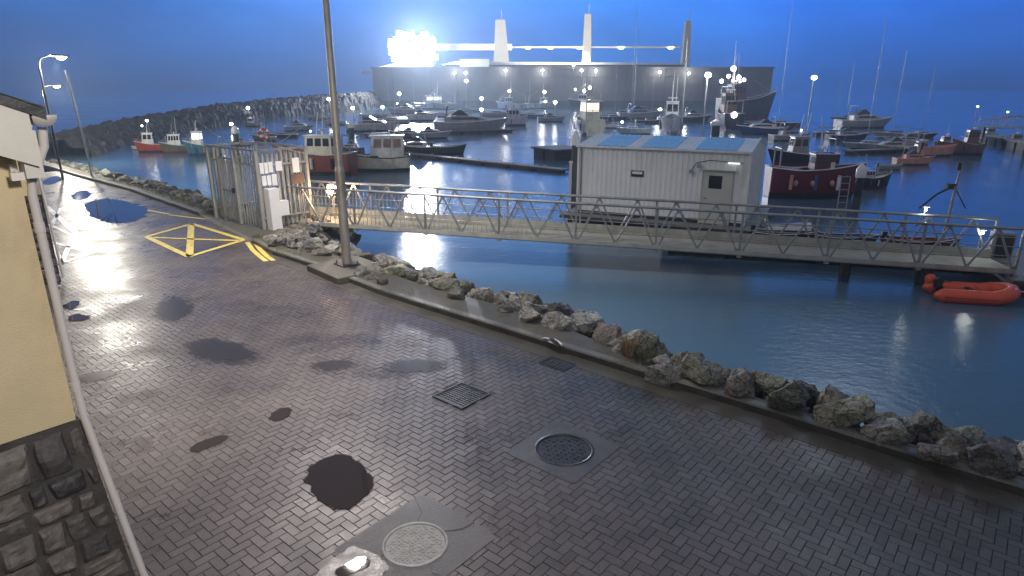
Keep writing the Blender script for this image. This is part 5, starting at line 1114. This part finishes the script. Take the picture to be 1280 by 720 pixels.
for lb, px, py, lp, hd, st, hu, cb, mt in (
    ('pale cruiser in the back berth row below the nearest pylon', 505, 143, 44, 176, 'cruiser', 'lilac', 'white', None), ('small grey sloop with a bare mast beside the pale cruiser in the back row', 470, 147, 34, 4, 'sail', 'grey', 'lilac', (466, 106)),
    ('dark-hulled sloop in the back berth row before the breakwater', 520, 138, 36, 176, 'sail', 'dark', 'lilac', (525, 98)), ('white sloop with a slender mast behind the grey motor yacht', 570, 146, 46, 5, 'sail', 'white', 'white', (566, 92)),
    ('blue-hulled sloop astern of the lilac-white cabin boat', 664, 147, 40, 176, 'sail', 'blue', 'lilac', (668, 96)), ('low grey launch by the berth pontoon before the lilac cabin boat', 690, 152, 36, 3, 'cruiser', 'grey', 'paleblue', None),
    ('small white launch off the shed end by the warm lit boat', 757, 160, 34, 176, 'cruiser', 'white', 'lilac', None), ('navy sloop beyond the warm lit boat', 766, 150, 40, 5, 'sail', 'navy', 'grey', (758, 74)),
    ('grey-green half-decked boat behind the palisade top', 330, 176, 30, 178, 'fish', 'green', 'white', (324, 138)), ('grey launch astern of the teal fishing boat', 300, 182, 30, 176, 'cruiser', 'grey', 'lilac', None),
    ('navy cruiser with a lilac cabin in the second right-hand row', 1060, 176, 54, 4, 'cruiser', 'navy', 'lilac', None), ('lilac cruiser in the second right-hand row beyond the navy one', 1130, 182, 50, 174, 'cruiser', 'lilac', 'lilac', None),
    ('dark ketch hull with two-tone coachroof in the third right-hand row', 1150, 172, 48, 4, 'sail', 'dark', 'lilac', (1146, 84)), ('blue sloop lying across the third right-hand row', 1060, 152, 46, 176, 'sail', 'blue', 'grey', (1068, 78)),
    ('small purple-grey launch inside the orange-lit boat', 1152, 190, 34, 176, 'fish', 'grey', 'lilac', None), ('grey open boat with a pale rim tied astern of the tan-decked boat', 1112, 212, 32, 4, 'open', 'grey', 'lilac', None),
    ('dim cruiser behind the shed ridge near the trawler stern', 930, 160, 40, 4, 'cruiser', 'dark', 'lilac', None), ('brown half-decked boat alongside the rust-brown trawler', 1184, 184, 34, 174, 'fish', 'brown', 'orange', (1178, 148)),
    ('faint grey sloop off the far mole behind the red-brown boat', 398, 150, 34, 176, 'sail', 'grey', 'lilac', (404, 104)), ('tan-hulled launch in mid harbour behind the dark motor boat', 508, 172, 44, 176, 'cruiser', 'brown', 'lilac', None),
    ('long grey yacht hull at the head of the middle pontoon', 540, 173, 50, 4, 'cruiser', 'grey', 'lilac', None), ('green-grey sloop beyond the end-on trawler', 812, 154, 36, 4, 'sail', 'darkgreen', 'grey', (806, 70))):
    boat(lb, px, py, lp, hd, st, hu, cab=cb, mt=mt)
# dinghies and covered boats along the pontoon behind the gangway
def rib(label, p, head, L, m, dm, motor=True, name='inflatable_boat'):
    t = thing(name, label, 'inflatable boat', (p.x, p.y, WZ), math.radians(head)); r = .105 * L; B_ = .64 * L; mb = MB(); pts = []
    for i in range(6): pts.append((-.5 * L + .66 * L * i / 5, -B_ / 2 + r, r * .85))
    for i in range(1, 8):
        a = -math.pi / 2 + math.pi * i / 8; pts.append((.16 * L + .30 * L * math.cos(a), (B_ / 2 - r) * math.sin(a), r * .85 + .07 * L * math.cos(a)))
    for i in range(6): pts.append((.16 * L - .66 * L * i / 5, B_ / 2 - r, r * .85))
    mb.tube(pts, r, 16)
    for sg in (-1, 1): mb.tube([(-.5 * L, sg * (B_ / 2 - r), r * .85), (-.56 * L, sg * (B_ / 2 - r), r * .85), (-.60 * L, sg * (B_ / 2 - r), r * .85)], r * .95, 14, r * .3)
    tb = mb.build('tube', m, t)
    mb = MB(); mb.tube([(x, y + (-1 if y < 0 else 1) * r * .99 if abs(y) > .05 else y, z + .02) if x < .17 * L else (x + r * .98, y * 1.1, z + .02) for x, y, z in pts], .014, 6); mb.build('grab_line', dm, tb)
    mb = MB(); mb.prism([(-.46 * L, -B_ / 2 + r), (.2 * L, -B_ / 2 + r), (.36 * L, -.08 * L), (.36 * L, .08 * L), (.2 * L, B_ / 2 - r), (-.46 * L, B_ / 2 - r)], -.05, r * .5); mb.build('floor', dm, t)
    mb = MB(); mb.box((-.05 * L, 0, r * 1.35), (.07 * L, B_ - 2.2 * r, .03)); mb.build('thwart', M['black'], t)
    mb = MB(); mb.box((-.455 * L, 0, r * 1.0), (.03, B_ - 2 * r, r * 1.5)); mb.build('transom', M['black'], t)
    if motor:
        mb = MB(); mb.slabx([(-.54 * L, r * 1.5), (-.45 * L, r * 1.5), (-.44 * L, r * 2.6), (-.50 * L, r * 2.9), (-.55 * L, r * 2.5)], -.045 * L, .045 * L, .8); mb.box((-.50 * L, 0, r * .6), (.035 * L, .03 * L, r * 2)); mb.tube([(-.45 * L, 0, r * 2.2), (-.33 * L, 0, r * 2.35)], .015, 6); mb.build('outboard_motor', M['black'], t)
    return t
p = P(1216, 374, WZ); t = rib('bright orange-red inflatable boat moored under the gangway end', p, -13, 1.80, M['orange'], M['orange_dark'])
mb = MB(); mb.lathe([(.09, 0), (.14, .1), (.14, .22), (.08, .3)], 12, (-.92, .42, .2)); mb.build('fuel_tank', M['orange'], t)
mb = MB(); mb.tube([(.78, -.28, .33), (.79, -.285, .45)], .025, 8); mb.build('bow_ring', M['whiteboard'], t)
q = P(1330, 366, WZ); mb = MB(); mb.tube([p + Vector((.98, -.2, .3)), p + Vector((1.6, -.32, .18)), p + Vector((2.4, -.36, .28))], .012, 6); o = mb.build('mooring_rope', M['whiteboard']); tag(o, 'pale mooring rope running from the orange inflatable bow', 'rope')
rib('grey-pink inflatable boat by the shed gable behind the gangway', P(984, 292, WZ), math.degrees(ga) + 4, 1.7, HULL['lilac'], HULL['grey'], False)
for i, (x, y, ln, hl, lb) in enumerate(((16.6, 5.1, 2.1, 'black', 'small black open dinghy behind the gangway beside the pink-grey inflatable'), (18.6, 5.0, 2.0, 'navy', 'small navy dinghy with a pale rim behind the right half of the gangway'), (20.9, 4.7, 2.2, 'darkred', 'small dark red dinghy on the pontoon line near the davit'))):
    p = G(x, y); pr = proj((p.x, p.y, WZ)); boat(lb, pr[0], pr[1], ln * F / depth(Vector((p.x, p.y, WZ))), math.degrees(ga) + random.uniform(-6, 6), 'open', hl, fb=.17)
# floating litter and gulls' white flecks are left to the water's own highlights
# ------------------------------------------------------------------ harbour works beyond
def long_wall(name, label, a, b, z0, z1, w, m, cat, cop=True):
    a = Vector(a); b = Vector(b); d = b - a; Ln = d.length; t = thing(name, label, cat, a, math.atan2(d.y, d.x))
    mb = MB(); mb.slabx([(0, z0), (Ln, z0), (Ln, z1), (0, z1)], 0, w); mb.build('wall_face', m, t)
    if cop:
        mb = MB(); mb.box((Ln / 2, w * .5, z1 + .25), (Ln + .6, w + .8, .5)); mb.build('coping', M['concrete'], t)
        mb = MB()
        mb.bar((0, -.12, z1 - 2.2), (Ln, -.12, z1 - 2.2), .25, .35)
        mb.build('string_course', m, t)
        for k in range(int(Ln / 12)): MB().box((6 + k * 12, -.02, (z0 + z1) / 2), (.12, .10, z1 - z0)).build('joint_seam', M['timber_dark'], t)
        mb = MB(); mb.box((Ln / 2, -.06, WZ + .9), (Ln, .14, 2.2)); mb.build('weed_band', M['pile_green'], t)
    return t
BY = 205.0
def bx(px, Y=BY): return at(px, 100, Y).x
bt_ = at(700, 84, BY).z
long_wall('breakwater', 'long grey concrete breakwater wall across the back of the harbour', (bx(466), BY, 0), (bx(965), BY, 0), WZ - 1, bt_ - .4, 6, M['concrete'], 'breakwater')
# long lit shed roof on top of it
t = thing('quay_building', 'long low white quay building along the top of the breakwater', 'building', (bx(572), BY + 10, 0)); L_ = bx(852, BY + 10) - bx(572, BY + 10); zt = at(700, 79, BY + 10).z
mb = MB(); mb.slabx([(0, bt_ - 4), (L_, bt_ - 4), (L_, zt - .5), (0, zt - .5)], 0, 9); mb.build('wall', M['concrete'], t)
mb = MB(); mb.slabx([(-6, zt - .5), (L_ + 1, zt - .5), (L_ + 1, zt), (-1, zt + .5)], -1, 10); mb.build('roof', M['white'], t)
mb = MB(); mb.box((5, -1.5, zt - .4), (9, 5, 3)); mb.build('end_block', M['whiteboard'], t)
# gantry with pylons
GY = 222.0
def gx(px): return at(px, 60, GY).x
gzz = at(640, 59, GY).z
t = thing('conveyor_gantry', 'white lit overhead gantry strung between pylons beyond the breakwater', 'gantry', (gx(545), GY, 0))
o0 = gx(545)
mb = MB(); mb.bar((0, 0, gzz), (gx(640) - o0, 0, gzz), 2.4, 1.9); mb.build('lit_walkway', M['whiteboard'], t)
mb = MB(); mb.tube([(gx(640) - o0, 0, gzz), (gx(850) - o0, 0, gzz)], .32, 8); mb.build('pipe_run', M['white'], t)
for px, w_, top, leanx in ((625, 2.4, 25, .5), (733, 1.5, 18, .1), (857, 1.3, 27, .1)):
    zt = at(px, top, GY).z; x = gx(px) - o0
    mb = MB(); mb.add([(x - w_ - leanx, -1.5, -3), (x + w_ * 1.1 + leanx * 4, -1.5, -3), (x + w_ * .72, -1.1, zt), (x - w_ * .6, -1.1, zt), (x - w_ - leanx, 1.5, -3), (x + w_ * 1.1 + leanx * 4, 1.5, -3), (x + w_ * .72, 1.1, zt), (x - w_ * .6, 1.1, zt)], [(0, 1, 2, 3), (7, 6, 5, 4), (0, 4, 5, 1), (1, 5, 6, 2), (2, 6, 7, 3), (3, 7, 4, 0)])
    py_ = mb.build('pylon', M['pylon'], t); mb = MB(); mb.tube([(x + .4, 0, zt - .2), (x + .6, 0, zt + 3)], .12, 6); mb.tube([(x - .8, 0, zt), (x + .9, 0, zt)], .3, 6); mb.build('aerial', M['galv_dark'], py_)
for px in (660, 688, 727, 776, 838):
    mb = MB(); mb.box((gx(px) - o0, -.6, gzz - .2), (1.6 if px != 727 else 3.2, .8, .7)); mb.build('gantry_lamp', M['lamp_soft'], t)
mb = MB(); mb.slabx([(gx(727) - o0, gzz - 5.2), (gx(738) - o0, gzz - 5.2), (gx(736) - o0, gzz - 1.8), (gx(728) - o0, gzz - 1.4)], -2.2, -1.6); mb.build('lit_panel', M['lamp_warm' if False else 'lit_panel'], t)
# floodlight bank
FY = 212.0; fc = at(515, 58, FY)
t = thing('floodlight_tower', 'blinding bank of white floodlights at the start of the gantry', 'floodlight', (fc.x, FY, 0))
mb = MB()
for x in (-5, 0, 5): mb.tube([(x, 2, 2), (x * .9, 2, fc.z + 5)], .25, 6)
for z in (-3, 0, 3): mb.bar((-6.5, 2, fc.z + z), (6.5, 2, fc.z + z), .25)
for k in range(4): mb.bar((-5 + k * 2.5, 2, 4), (-2.5 + k * 2.5, 2, fc.z), .15)
mb.build('lattice', M['galv'], t)
rg = random.Random(2)
for i in range(7):
    for j in range(6):
        if (i in (0, 6) and j in (0, 5)) or rg.random() < .06: continue
        x, z = -6.3 + i * 2.1 + rg.uniform(-.5, .5), fc.z - 5.2 + j * 1.75 + rg.uniform(-.3, .3)
        mb = MB(); sx_1, tx_1 = rg.uniform(1.0, 1.35), rg.uniform(-.3, .3); dy_ = rg.uniform(0, .5); mb.slabx([(x - 1.0 * sx_1, z - .8 + tx_1), (x + 1.0 * sx_1, z - .8 - tx_1), (x + .9 * sx_1, z + .8 - tx_1), (x - .9 * sx_1, z + .8 + tx_1)], .9 + dy_, 1.8 + dy_); hd = mb.build('lamp_head', M['galv'], t)
        mb = MB(); mb.slabx([(x - .95 * sx_1, z - .75 + tx_1), (x + .95 * sx_1, z - .75 - tx_1), (x + .85 * sx_1, z + .75 - tx_1), (x - .85 * sx_1, z + .75 + tx_1)], .82 + dy_, .88 + dy_); mb.build('lamp_glass', M['lamp_flood'], hd)
t = thing('ferry_ramp', 'bright white ramp housing under the floodlights on the breakwater end', 'ramp', (at(508, 90, FY).x, FY, 0)); zq = at(508, 89, FY).z
mb = MB(); mb.slabx([(-11, zq - 1), (9, zq - 1), (9, zq + 2.5), (3, zq + 3.4), (-9, zq + 1.0)], -4, 3); mb.build('housing', M['whiteboard'], t); mb = MB(); mb.bar((-13, -4.2, zq - .6), (11, -4.2, zq - .6), .6, .9); mb.build('edge_beam', M['galv'], t)
# small lamps
def dot_lamp(px, py, Y, r, label, group, m='lamp_white', pole=None):
    q = at(px, py, Y); t = thing('quay_lamp', label, 'lamp', (q.x, q.y, q.z), 0, group)
    mb = MB(); mb.ball((0, 0, 0), r, 8, .8); mb.build('bulb', M[m], t)
    mb = MB(); zb = (WZ - q.z) if pole is None else -pole; mb.tube([(0, r * .6, r * .6), (0, r * .9, zb)], r * .22, 6); mb.build('pole', M['galv_dark'], t)
    return q
for px, py in ((568, 91), (582, 91), (632, 88), (678, 88), (717, 81), (745, 88), (825, 90), (861, 92), (727, 88)):
    dot_lamp(px, py, BY - 1.5, .42, 'small white lamp glowing along the face of the breakwater wall', 'lamps along the breakwater', pole=2.0)
for px, py, b_ in ((310, 135, 150), (411, 124, 146), (441, 135, 160), (499, 117, 140), (478, 134, 150), (583, 101, 140), (602, 123, 142), (602, 137, 150), (127, 166, 172), (289, 155, 165), (694, 128, 150), (825, 137, 148)):
    Y = P(px, b_, WZ).y; k = Y / F; dot_lamp(px, py, Y, 2.0 * k, 'small white lamp on a pole among the moored boats', 'lamps among the moored boats')
def pole_lamp(px, py, pyb, label, r, m):
    p = P(px, pyb, WZ); q = at(px, py, p.y); t = thing('lamp_post', label, 'lamp post', (p.x, p.y, WZ)); hh = q.z - WZ
    mb = MB(); mb.tube([(0, 0, -.3), (0, 0, hh)], r * .26, 8); mb.build('pole', M['galv'], t); mb = MB(); mb.ball((0, -r * .2, hh), r, 10, .8); mb.build('bulb', M[m], t); mb = MB(); mb.box((0, 0, hh + r * .9), (r * 1.7, r * 1.7, r * .25)); mb.build('cap', M['darkmetal'], t); return q
LC = pole_lamp(878, 94, 172, 'dazzling white lamp on a pale pole behind the shed roof', .35, 'lamp_white')
pole_lamp(1009, 97, 160, 'bright white lamp on a pole beyond the dark red boat', .36, 'lamp_white')
pole_lamp(1212, 133, 180, 'slim lamp post with a bluish lamp by the brown trawler', .10, 'lamp_soft')
pole_lamp(1250, 140, 182, 'slim lamp post with a bluish lamp on the footbridge pontoon', .10, 'lamp_soft')
p = P(851, 168, WZ); q = at(850, 48, p.y); t = thing('mast_pole', 'tall thick grey pole standing in the water beyond the shed roof', 'pole', p); mb = MB(); mb.tube([(0, 0, -.5), (0, 0, q.z - WZ)], .13, 10, .10); mb.build('shaft', M['galv'], t); mb = MB(); mb.box((0, 0, (q.z - WZ) * .42), (.7, .06, .06)); mb.build('crossbar', M['galv'], t)
# arched footbridge far right
a_, b_ = at(1222, 160, 60), at(1345, 172, 52)
t = thing('footbridge', 'arched white lattice footbridge to the outer pontoon at the far side', 'footbridge', (a_.x, a_.y, 0), math.atan2(b_.y - a_.y, b_.x - a_.x)); Lb = math.hypot(b_.x - a_.x, b_.y - a_.y); zb_ = at(1240, 158, 60).z
n = 12; up = lambda s: zb_ + .55 + 1.0 * math.sin(math.pi * min(1, max(0, s)) ) * .55
for y in (0, 1.3):
    mb = MB(); mb.tube([(Lb * k / n, y, up(k / n)) for k in range(n + 1)], .05, 6); mb.tube([(0, y, zb_), (Lb, y, zb_)], .05, 6)
    for k in range(n): mb.tube([(Lb * k / n, y, zb_), (Lb * (k + 1) / n, y, up((k + 1) / n))], .022, 5); mb.tube([(Lb * k / n, y, zb_), (Lb * k / n, y, up(k / n))], .022, 5)
    mb.build('lattice_side', M['galv'], t)
mb = MB(); mb.box((Lb / 2, .65, zb_ + .02), (Lb, 1.2, .06)); mb.build('deck', M['pontoon'], t)
for s in (.02, .5, .98): MB().tube([(Lb * s, .65, WZ - 1), (Lb * s, .65, zb_)], .12, 8).build('support_pile', M['pile_green'], t)
# low rock mole closing the harbour on the left
def ridge(name, pts, w, h, m):
    """pts: plan points on the water; a rough heaped ridge"""
    vs, fs = [], []; n = 25; P_ = []
    for (a, b) in zip(pts, pts[1:]):
        for k in range(int((b - a).length / .45)): P_.append(a + (b - a) * k / int((b - a).length / .45))
    P_.append(pts[-1]); hs = [h[0] + (h[1] - h[0]) * i / (len(P_) - 1) for i in range(len(P_))]
    for i, p in enumerate(P_):
        d = (P_[min(i + 1, len(P_) - 1)] - P_[max(i - 1, 0)]).normalized(); s = Vector((-d.y, d.x, 0)); sc = depth(p) / F
        for k in range(n):
            f = -1 + 2 * k / (n - 1); zz = WZ - .5 + (hs[i] + .5) * (1 - f * f) ** .6; q = p + s * f * w; kk = (abs(noise.noise(Vector((q.x * .8, q.y * .8, zz * .8)))) * .9 + noise.noise(Vector((q.x * 2.1, q.y * 2.1, zz * 2))) * .35 - .2); vs.append((q.x + kk * s.x * f * .8, q.y + kk * s.y * f * .8, zz + kk * .8))
    for i in range(len(P_) - 1):
        for k in range(n - 1): fs.append((i * n + k, i * n + k + 1, (i + 1) * n + k + 1, (i + 1) * n + k))
    return structure(MB().add(vs, fs, False).build(name, m, recalc=False), 'low dark rock mole curving away beyond the moored boats')
ridge('terrain_mole', [P(46, 197, WZ), P(110, 181, WZ), P(190, 166, WZ), P(270, 152, WZ), P(360, 142, WZ), P(480, 133, WZ)], 4.0, (1.3, 5.0), M['mole'])
# ------------------------------------------------------------------ light
w = D.worlds.new('World'); scene.world = w; w.use_nodes = True; nt = w.node_tree; L = nt.links; bg = nt.nodes['Background']
sky = N(nt, 'ShaderNodeTexSky', sky_type='NISHITA', sun_disc=False); sky.sun_elevation = math.radians(3.0); sky.sun_rotation = math.radians(60); sky.ozone_density = 4.0; sky.dust_density = 0.4
tc = N(nt, 'ShaderNodeTexCoord'); sx = N(nt, 'ShaderNodeSeparateXYZ'); L.new(tc.outputs['Generated'], sx.inputs[0])
# pre-dawn blue by height above the horizon, a cloud bank high up
r = ramp(nt, SKY, sx.outputs['Z'])
nz = N(nt, 'ShaderNodeTexNoise', Scale=2.2, Detail=5.0, Roughness=0.55); mp = N(nt, 'ShaderNodeMapping'); mp.inputs['Scale'].default_value = (1, 1, 3.0); L.new(tc.outputs['Generated'], mp.inputs['Vector']); L.new(mp.outputs['Vector'], nz.inputs['Vector'])
rc = ramp(nt, [(0.32, 0.68), (0.68, 1.25)], nz.outputs['Fac'])
m1 = N(nt, 'ShaderNodeMix', data_type='RGBA', blend_type='MULTIPLY'); m1.inputs[0].default_value = 1; L.new(r.outputs['Color'], m1.inputs[6]); L.new(rc.outputs['Color'], m1.inputs[7])
# darker towards the right and left ends of the horizon, brightest over the harbour lights
rx = ramp(nt, [(0.0, (1.15, 0.72, 0.62)), (0.33, (1.35, 0.92, .86)), (0.5, (1.5, 1.1, 1.0)), (0.60, (1.0, 1.0, 1.0)), (0.70, (.5, .66, .74)), (0.85, (0.22, 0.36, 0.52)), (1.0, (0.22, 0.35, 0.5))], None) if False else None
mr = N(nt, 'ShaderNodeMapRange'); mr.inputs[1].default_value = -1; mr.inputs[2].default_value = 1; L.new(sx.outputs['X'], mr.inputs[0])
rx = ramp(nt, SKYX, mr.outputs[0])
m2 = N(nt, 'ShaderNodeMix', data_type='RGBA', blend_type='MULTIPLY'); m2.inputs[0].default_value = 1; L.new(m1.outputs[2], m2.inputs[6]); L.new(rx.outputs['Color'], m2.inputs[7])
sc = N(nt, 'ShaderNodeMix', data_type='RGBA', blend_type='ADD'); sc.inputs[0].default_value = 1
sk = N(nt, 'ShaderNodeMix', data_type='RGBA', blend_type='MULTIPLY'); sk.inputs[0].default_value = 1; sk.inputs[7].default_value = (NISH, NISH, NISH, 1); L.new(sky.outputs['Color'], sk.inputs[6])
my = N(nt, 'ShaderNodeMapRange', interpolation_type='SMOOTHSTEP'); my.inputs[1].default_value = -0.25; my.inputs[2].default_value = 0.30; L.new(sx.outputs['Y'], my.inputs[0])
m3 = N(nt, 'ShaderNodeMix', data_type='RGBA'); m3.inputs[6].default_value = (*BACK, 1); L.new(my.outputs[0], m3.inputs[0]); L.new(m2.outputs[2], m3.inputs[7])       # the half of the sky behind the camera is plain overcast grey
L.new(sk.outputs[2], sc.inputs[6]); L.new(m3.outputs[2], sc.inputs[7]); L.new(sc.outputs[2], bg.inputs['Color']); bg.inputs['Strength'].default_value = 0.1
sun = D.lights.new('sun', 'SUN'); sun.energy = SUN; sun.angle = math.radians(10); sun.color = (0.75, 0.85, 1.0); so = D.objects.new('sun', sun); COL.objects.link(so); so.rotation_euler = (math.radians(60), 0, math.radians(150))
def lamp(name, kind, loc, power, col, size=0.15, aim=None, spot=None, blend=0.5, parent=None):
    l = D.lights.new(name, kind); l.energy = power; l.color = col
    if kind in ('POINT', 'SPOT'): l.shadow_soft_size = size
    if kind == 'AREA': l.size = size
    if kind == 'SPOT': l.spot_size = math.radians(spot or 150); l.spot_blend = blend
    o = D.objects.new(name, l); COL.objects.link(o); o.location = loc
    if aim is not None: o.rotation_euler = (Vector(aim) - Vector(loc)).to_track_quat('-Z', 'Y').to_euler()
    return o
hp = HP
lamp('street_lamp_light', 'SPOT', (hp.x, hp.y, 9.08), PW['main'], (1.0, 0.91, 0.86), 0.3, aim=(hp.x, hp.y, 0), spot=150, blend=1.0)
lamp('far_street_lamp_light', 'POINT', LA + Vector((0, 0, -.25)), PW['la'], (1.0, 0.94, 0.80), 0.22)
lamp('farther_street_lamp_light', 'POINT', LB + Vector((0, 0, -.25)), PW['lb'], (1.0, 0.90, 0.72), 0.22)
wl = R(4.62, 1.22, 3.5); lamp('wall_light_beam', 'SPOT', R(5.2, 1.45, 3.55), PW['wall'], (1.0, 0.92, 0.75), 0.06, aim=R(15, 4.5, 0.5), spot=110, blend=.7)
q = at(415, 237, A.y + 0.45); lamp('bulkhead_light_glow', 'POINT', (q.x, q.y - .1, q.z), PW['bulk'], (1.0, 0.6, 0.3), 0.1)
lamp('floodlight_beam', 'SPOT', (fc.x, FY - 1.5, fc.z), PW['flood'], (0.92, 0.95, 1.0), 3.0, aim=(75, 20, 0), spot=66, blend=.5)
lamp('floodlight_glow', 'POINT', (fc.x, FY - 3, fc.z), PW['fglow'], (0.92, 0.95, 1.0), 4.0)
lamp('added_gantry_wash', 'AREA', (gx(700), GY - 14, bt_ + 6), PW['gantry'], (1.0, 0.95, .9), 25, aim=(gx(700), GY + 5, gzz))  # unseen area light, added to brighten the gantry and its pylons
lamp('trawler_work_light', 'POINT', LC + Vector((0, -1.0, 0.2)), PW['lc'], (0.95, 0.96, 1.0), 0.4)
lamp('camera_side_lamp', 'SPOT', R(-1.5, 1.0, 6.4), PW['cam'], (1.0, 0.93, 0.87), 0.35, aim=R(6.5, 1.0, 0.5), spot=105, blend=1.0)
for q in RAIL_LAMPS: lamp('rail_lamp_light', 'POINT', q + uy * -.12, PW['rail'], (.95, 1.0, .92), .06)
for px in (568, 632, 678, 745, 825, 861): q = at(px, 90, BY - 3.0); lamp('breakwater_lamp_light', 'POINT', q, PW['bw'], (1.0, .96, .92), .4)
# ------------------------------------------------------------------ haze
if HAZE:
    mb = MB(); mb.box((0, 215, 12), (900, 590, 2 * 12 + 2 * 16)); 
    mb = MB(); mb.add([(-480, -45, WZ - 4), (480, -45, WZ - 4), (480, 330, WZ - 4), (-480, 330, WZ - 4), (-480, -45, 36), (480, -45, 36), (480, 330, 36), (-480, 330, 36)], [(0, 3, 2, 1), (4, 5, 6, 7), (0, 1, 5, 4), (1, 2, 6, 5), (2, 3, 7, 6), (3, 0, 4, 7)])
    m = D.materials.new('haze'); m.use_nodes = True; nt = m.node_tree; nt.nodes.remove(nt.nodes['Principled BSDF']); pv = nt.nodes.new('ShaderNodeVolumePrincipled'); pv.inputs['Color'].default_value = (.60, .75, 1.0, 1); pv.inputs['Density'].default_value = HAZE; pv.inputs['Anisotropy'].default_value = 0.35; nt.links.new(pv.outputs[0], nt.nodes['Material Output'].inputs['Volume'])
    o = mb.build('haze', m); tag(o, 'thin damp haze hanging over the whole harbour', 'haze', None, 'stuff')
# ------------------------------------------------------------------ camera and output
cam = D.cameras.new('camera'); cam.sensor_width = 36; cam.lens = 36 * F / 1280; cam.clip_end = 6000; cam.clip_start = 0.05
co = D.objects.new('camera', cam); COL.objects.link(co); co.location = (0, 0, H); co.rotation_euler = (math.pi / 2 - PITCH, 0, 0); scene.camera = co
scene.view_settings.view_transform = 'Standard'; scene.view_settings.look = 'None'; scene.view_settings.exposure = EXPO; scene.view_settings.gamma = 1; scene.view_settings.use_curve_mapping = False
scene.render.engine = 'CYCLES'; scene.cycles.use_denoising = True; scene.cycles.sample_clamp_indirect = 6; scene.cycles.sample_clamp_direct = 0; scene.cycles.max_bounces = 6; scene.cycles.volume_bounces = 0; scene.cycles.use_light_tree = True; scene.cycles.caustics_reflective = False; scene.cycles.caustics_refractive = False
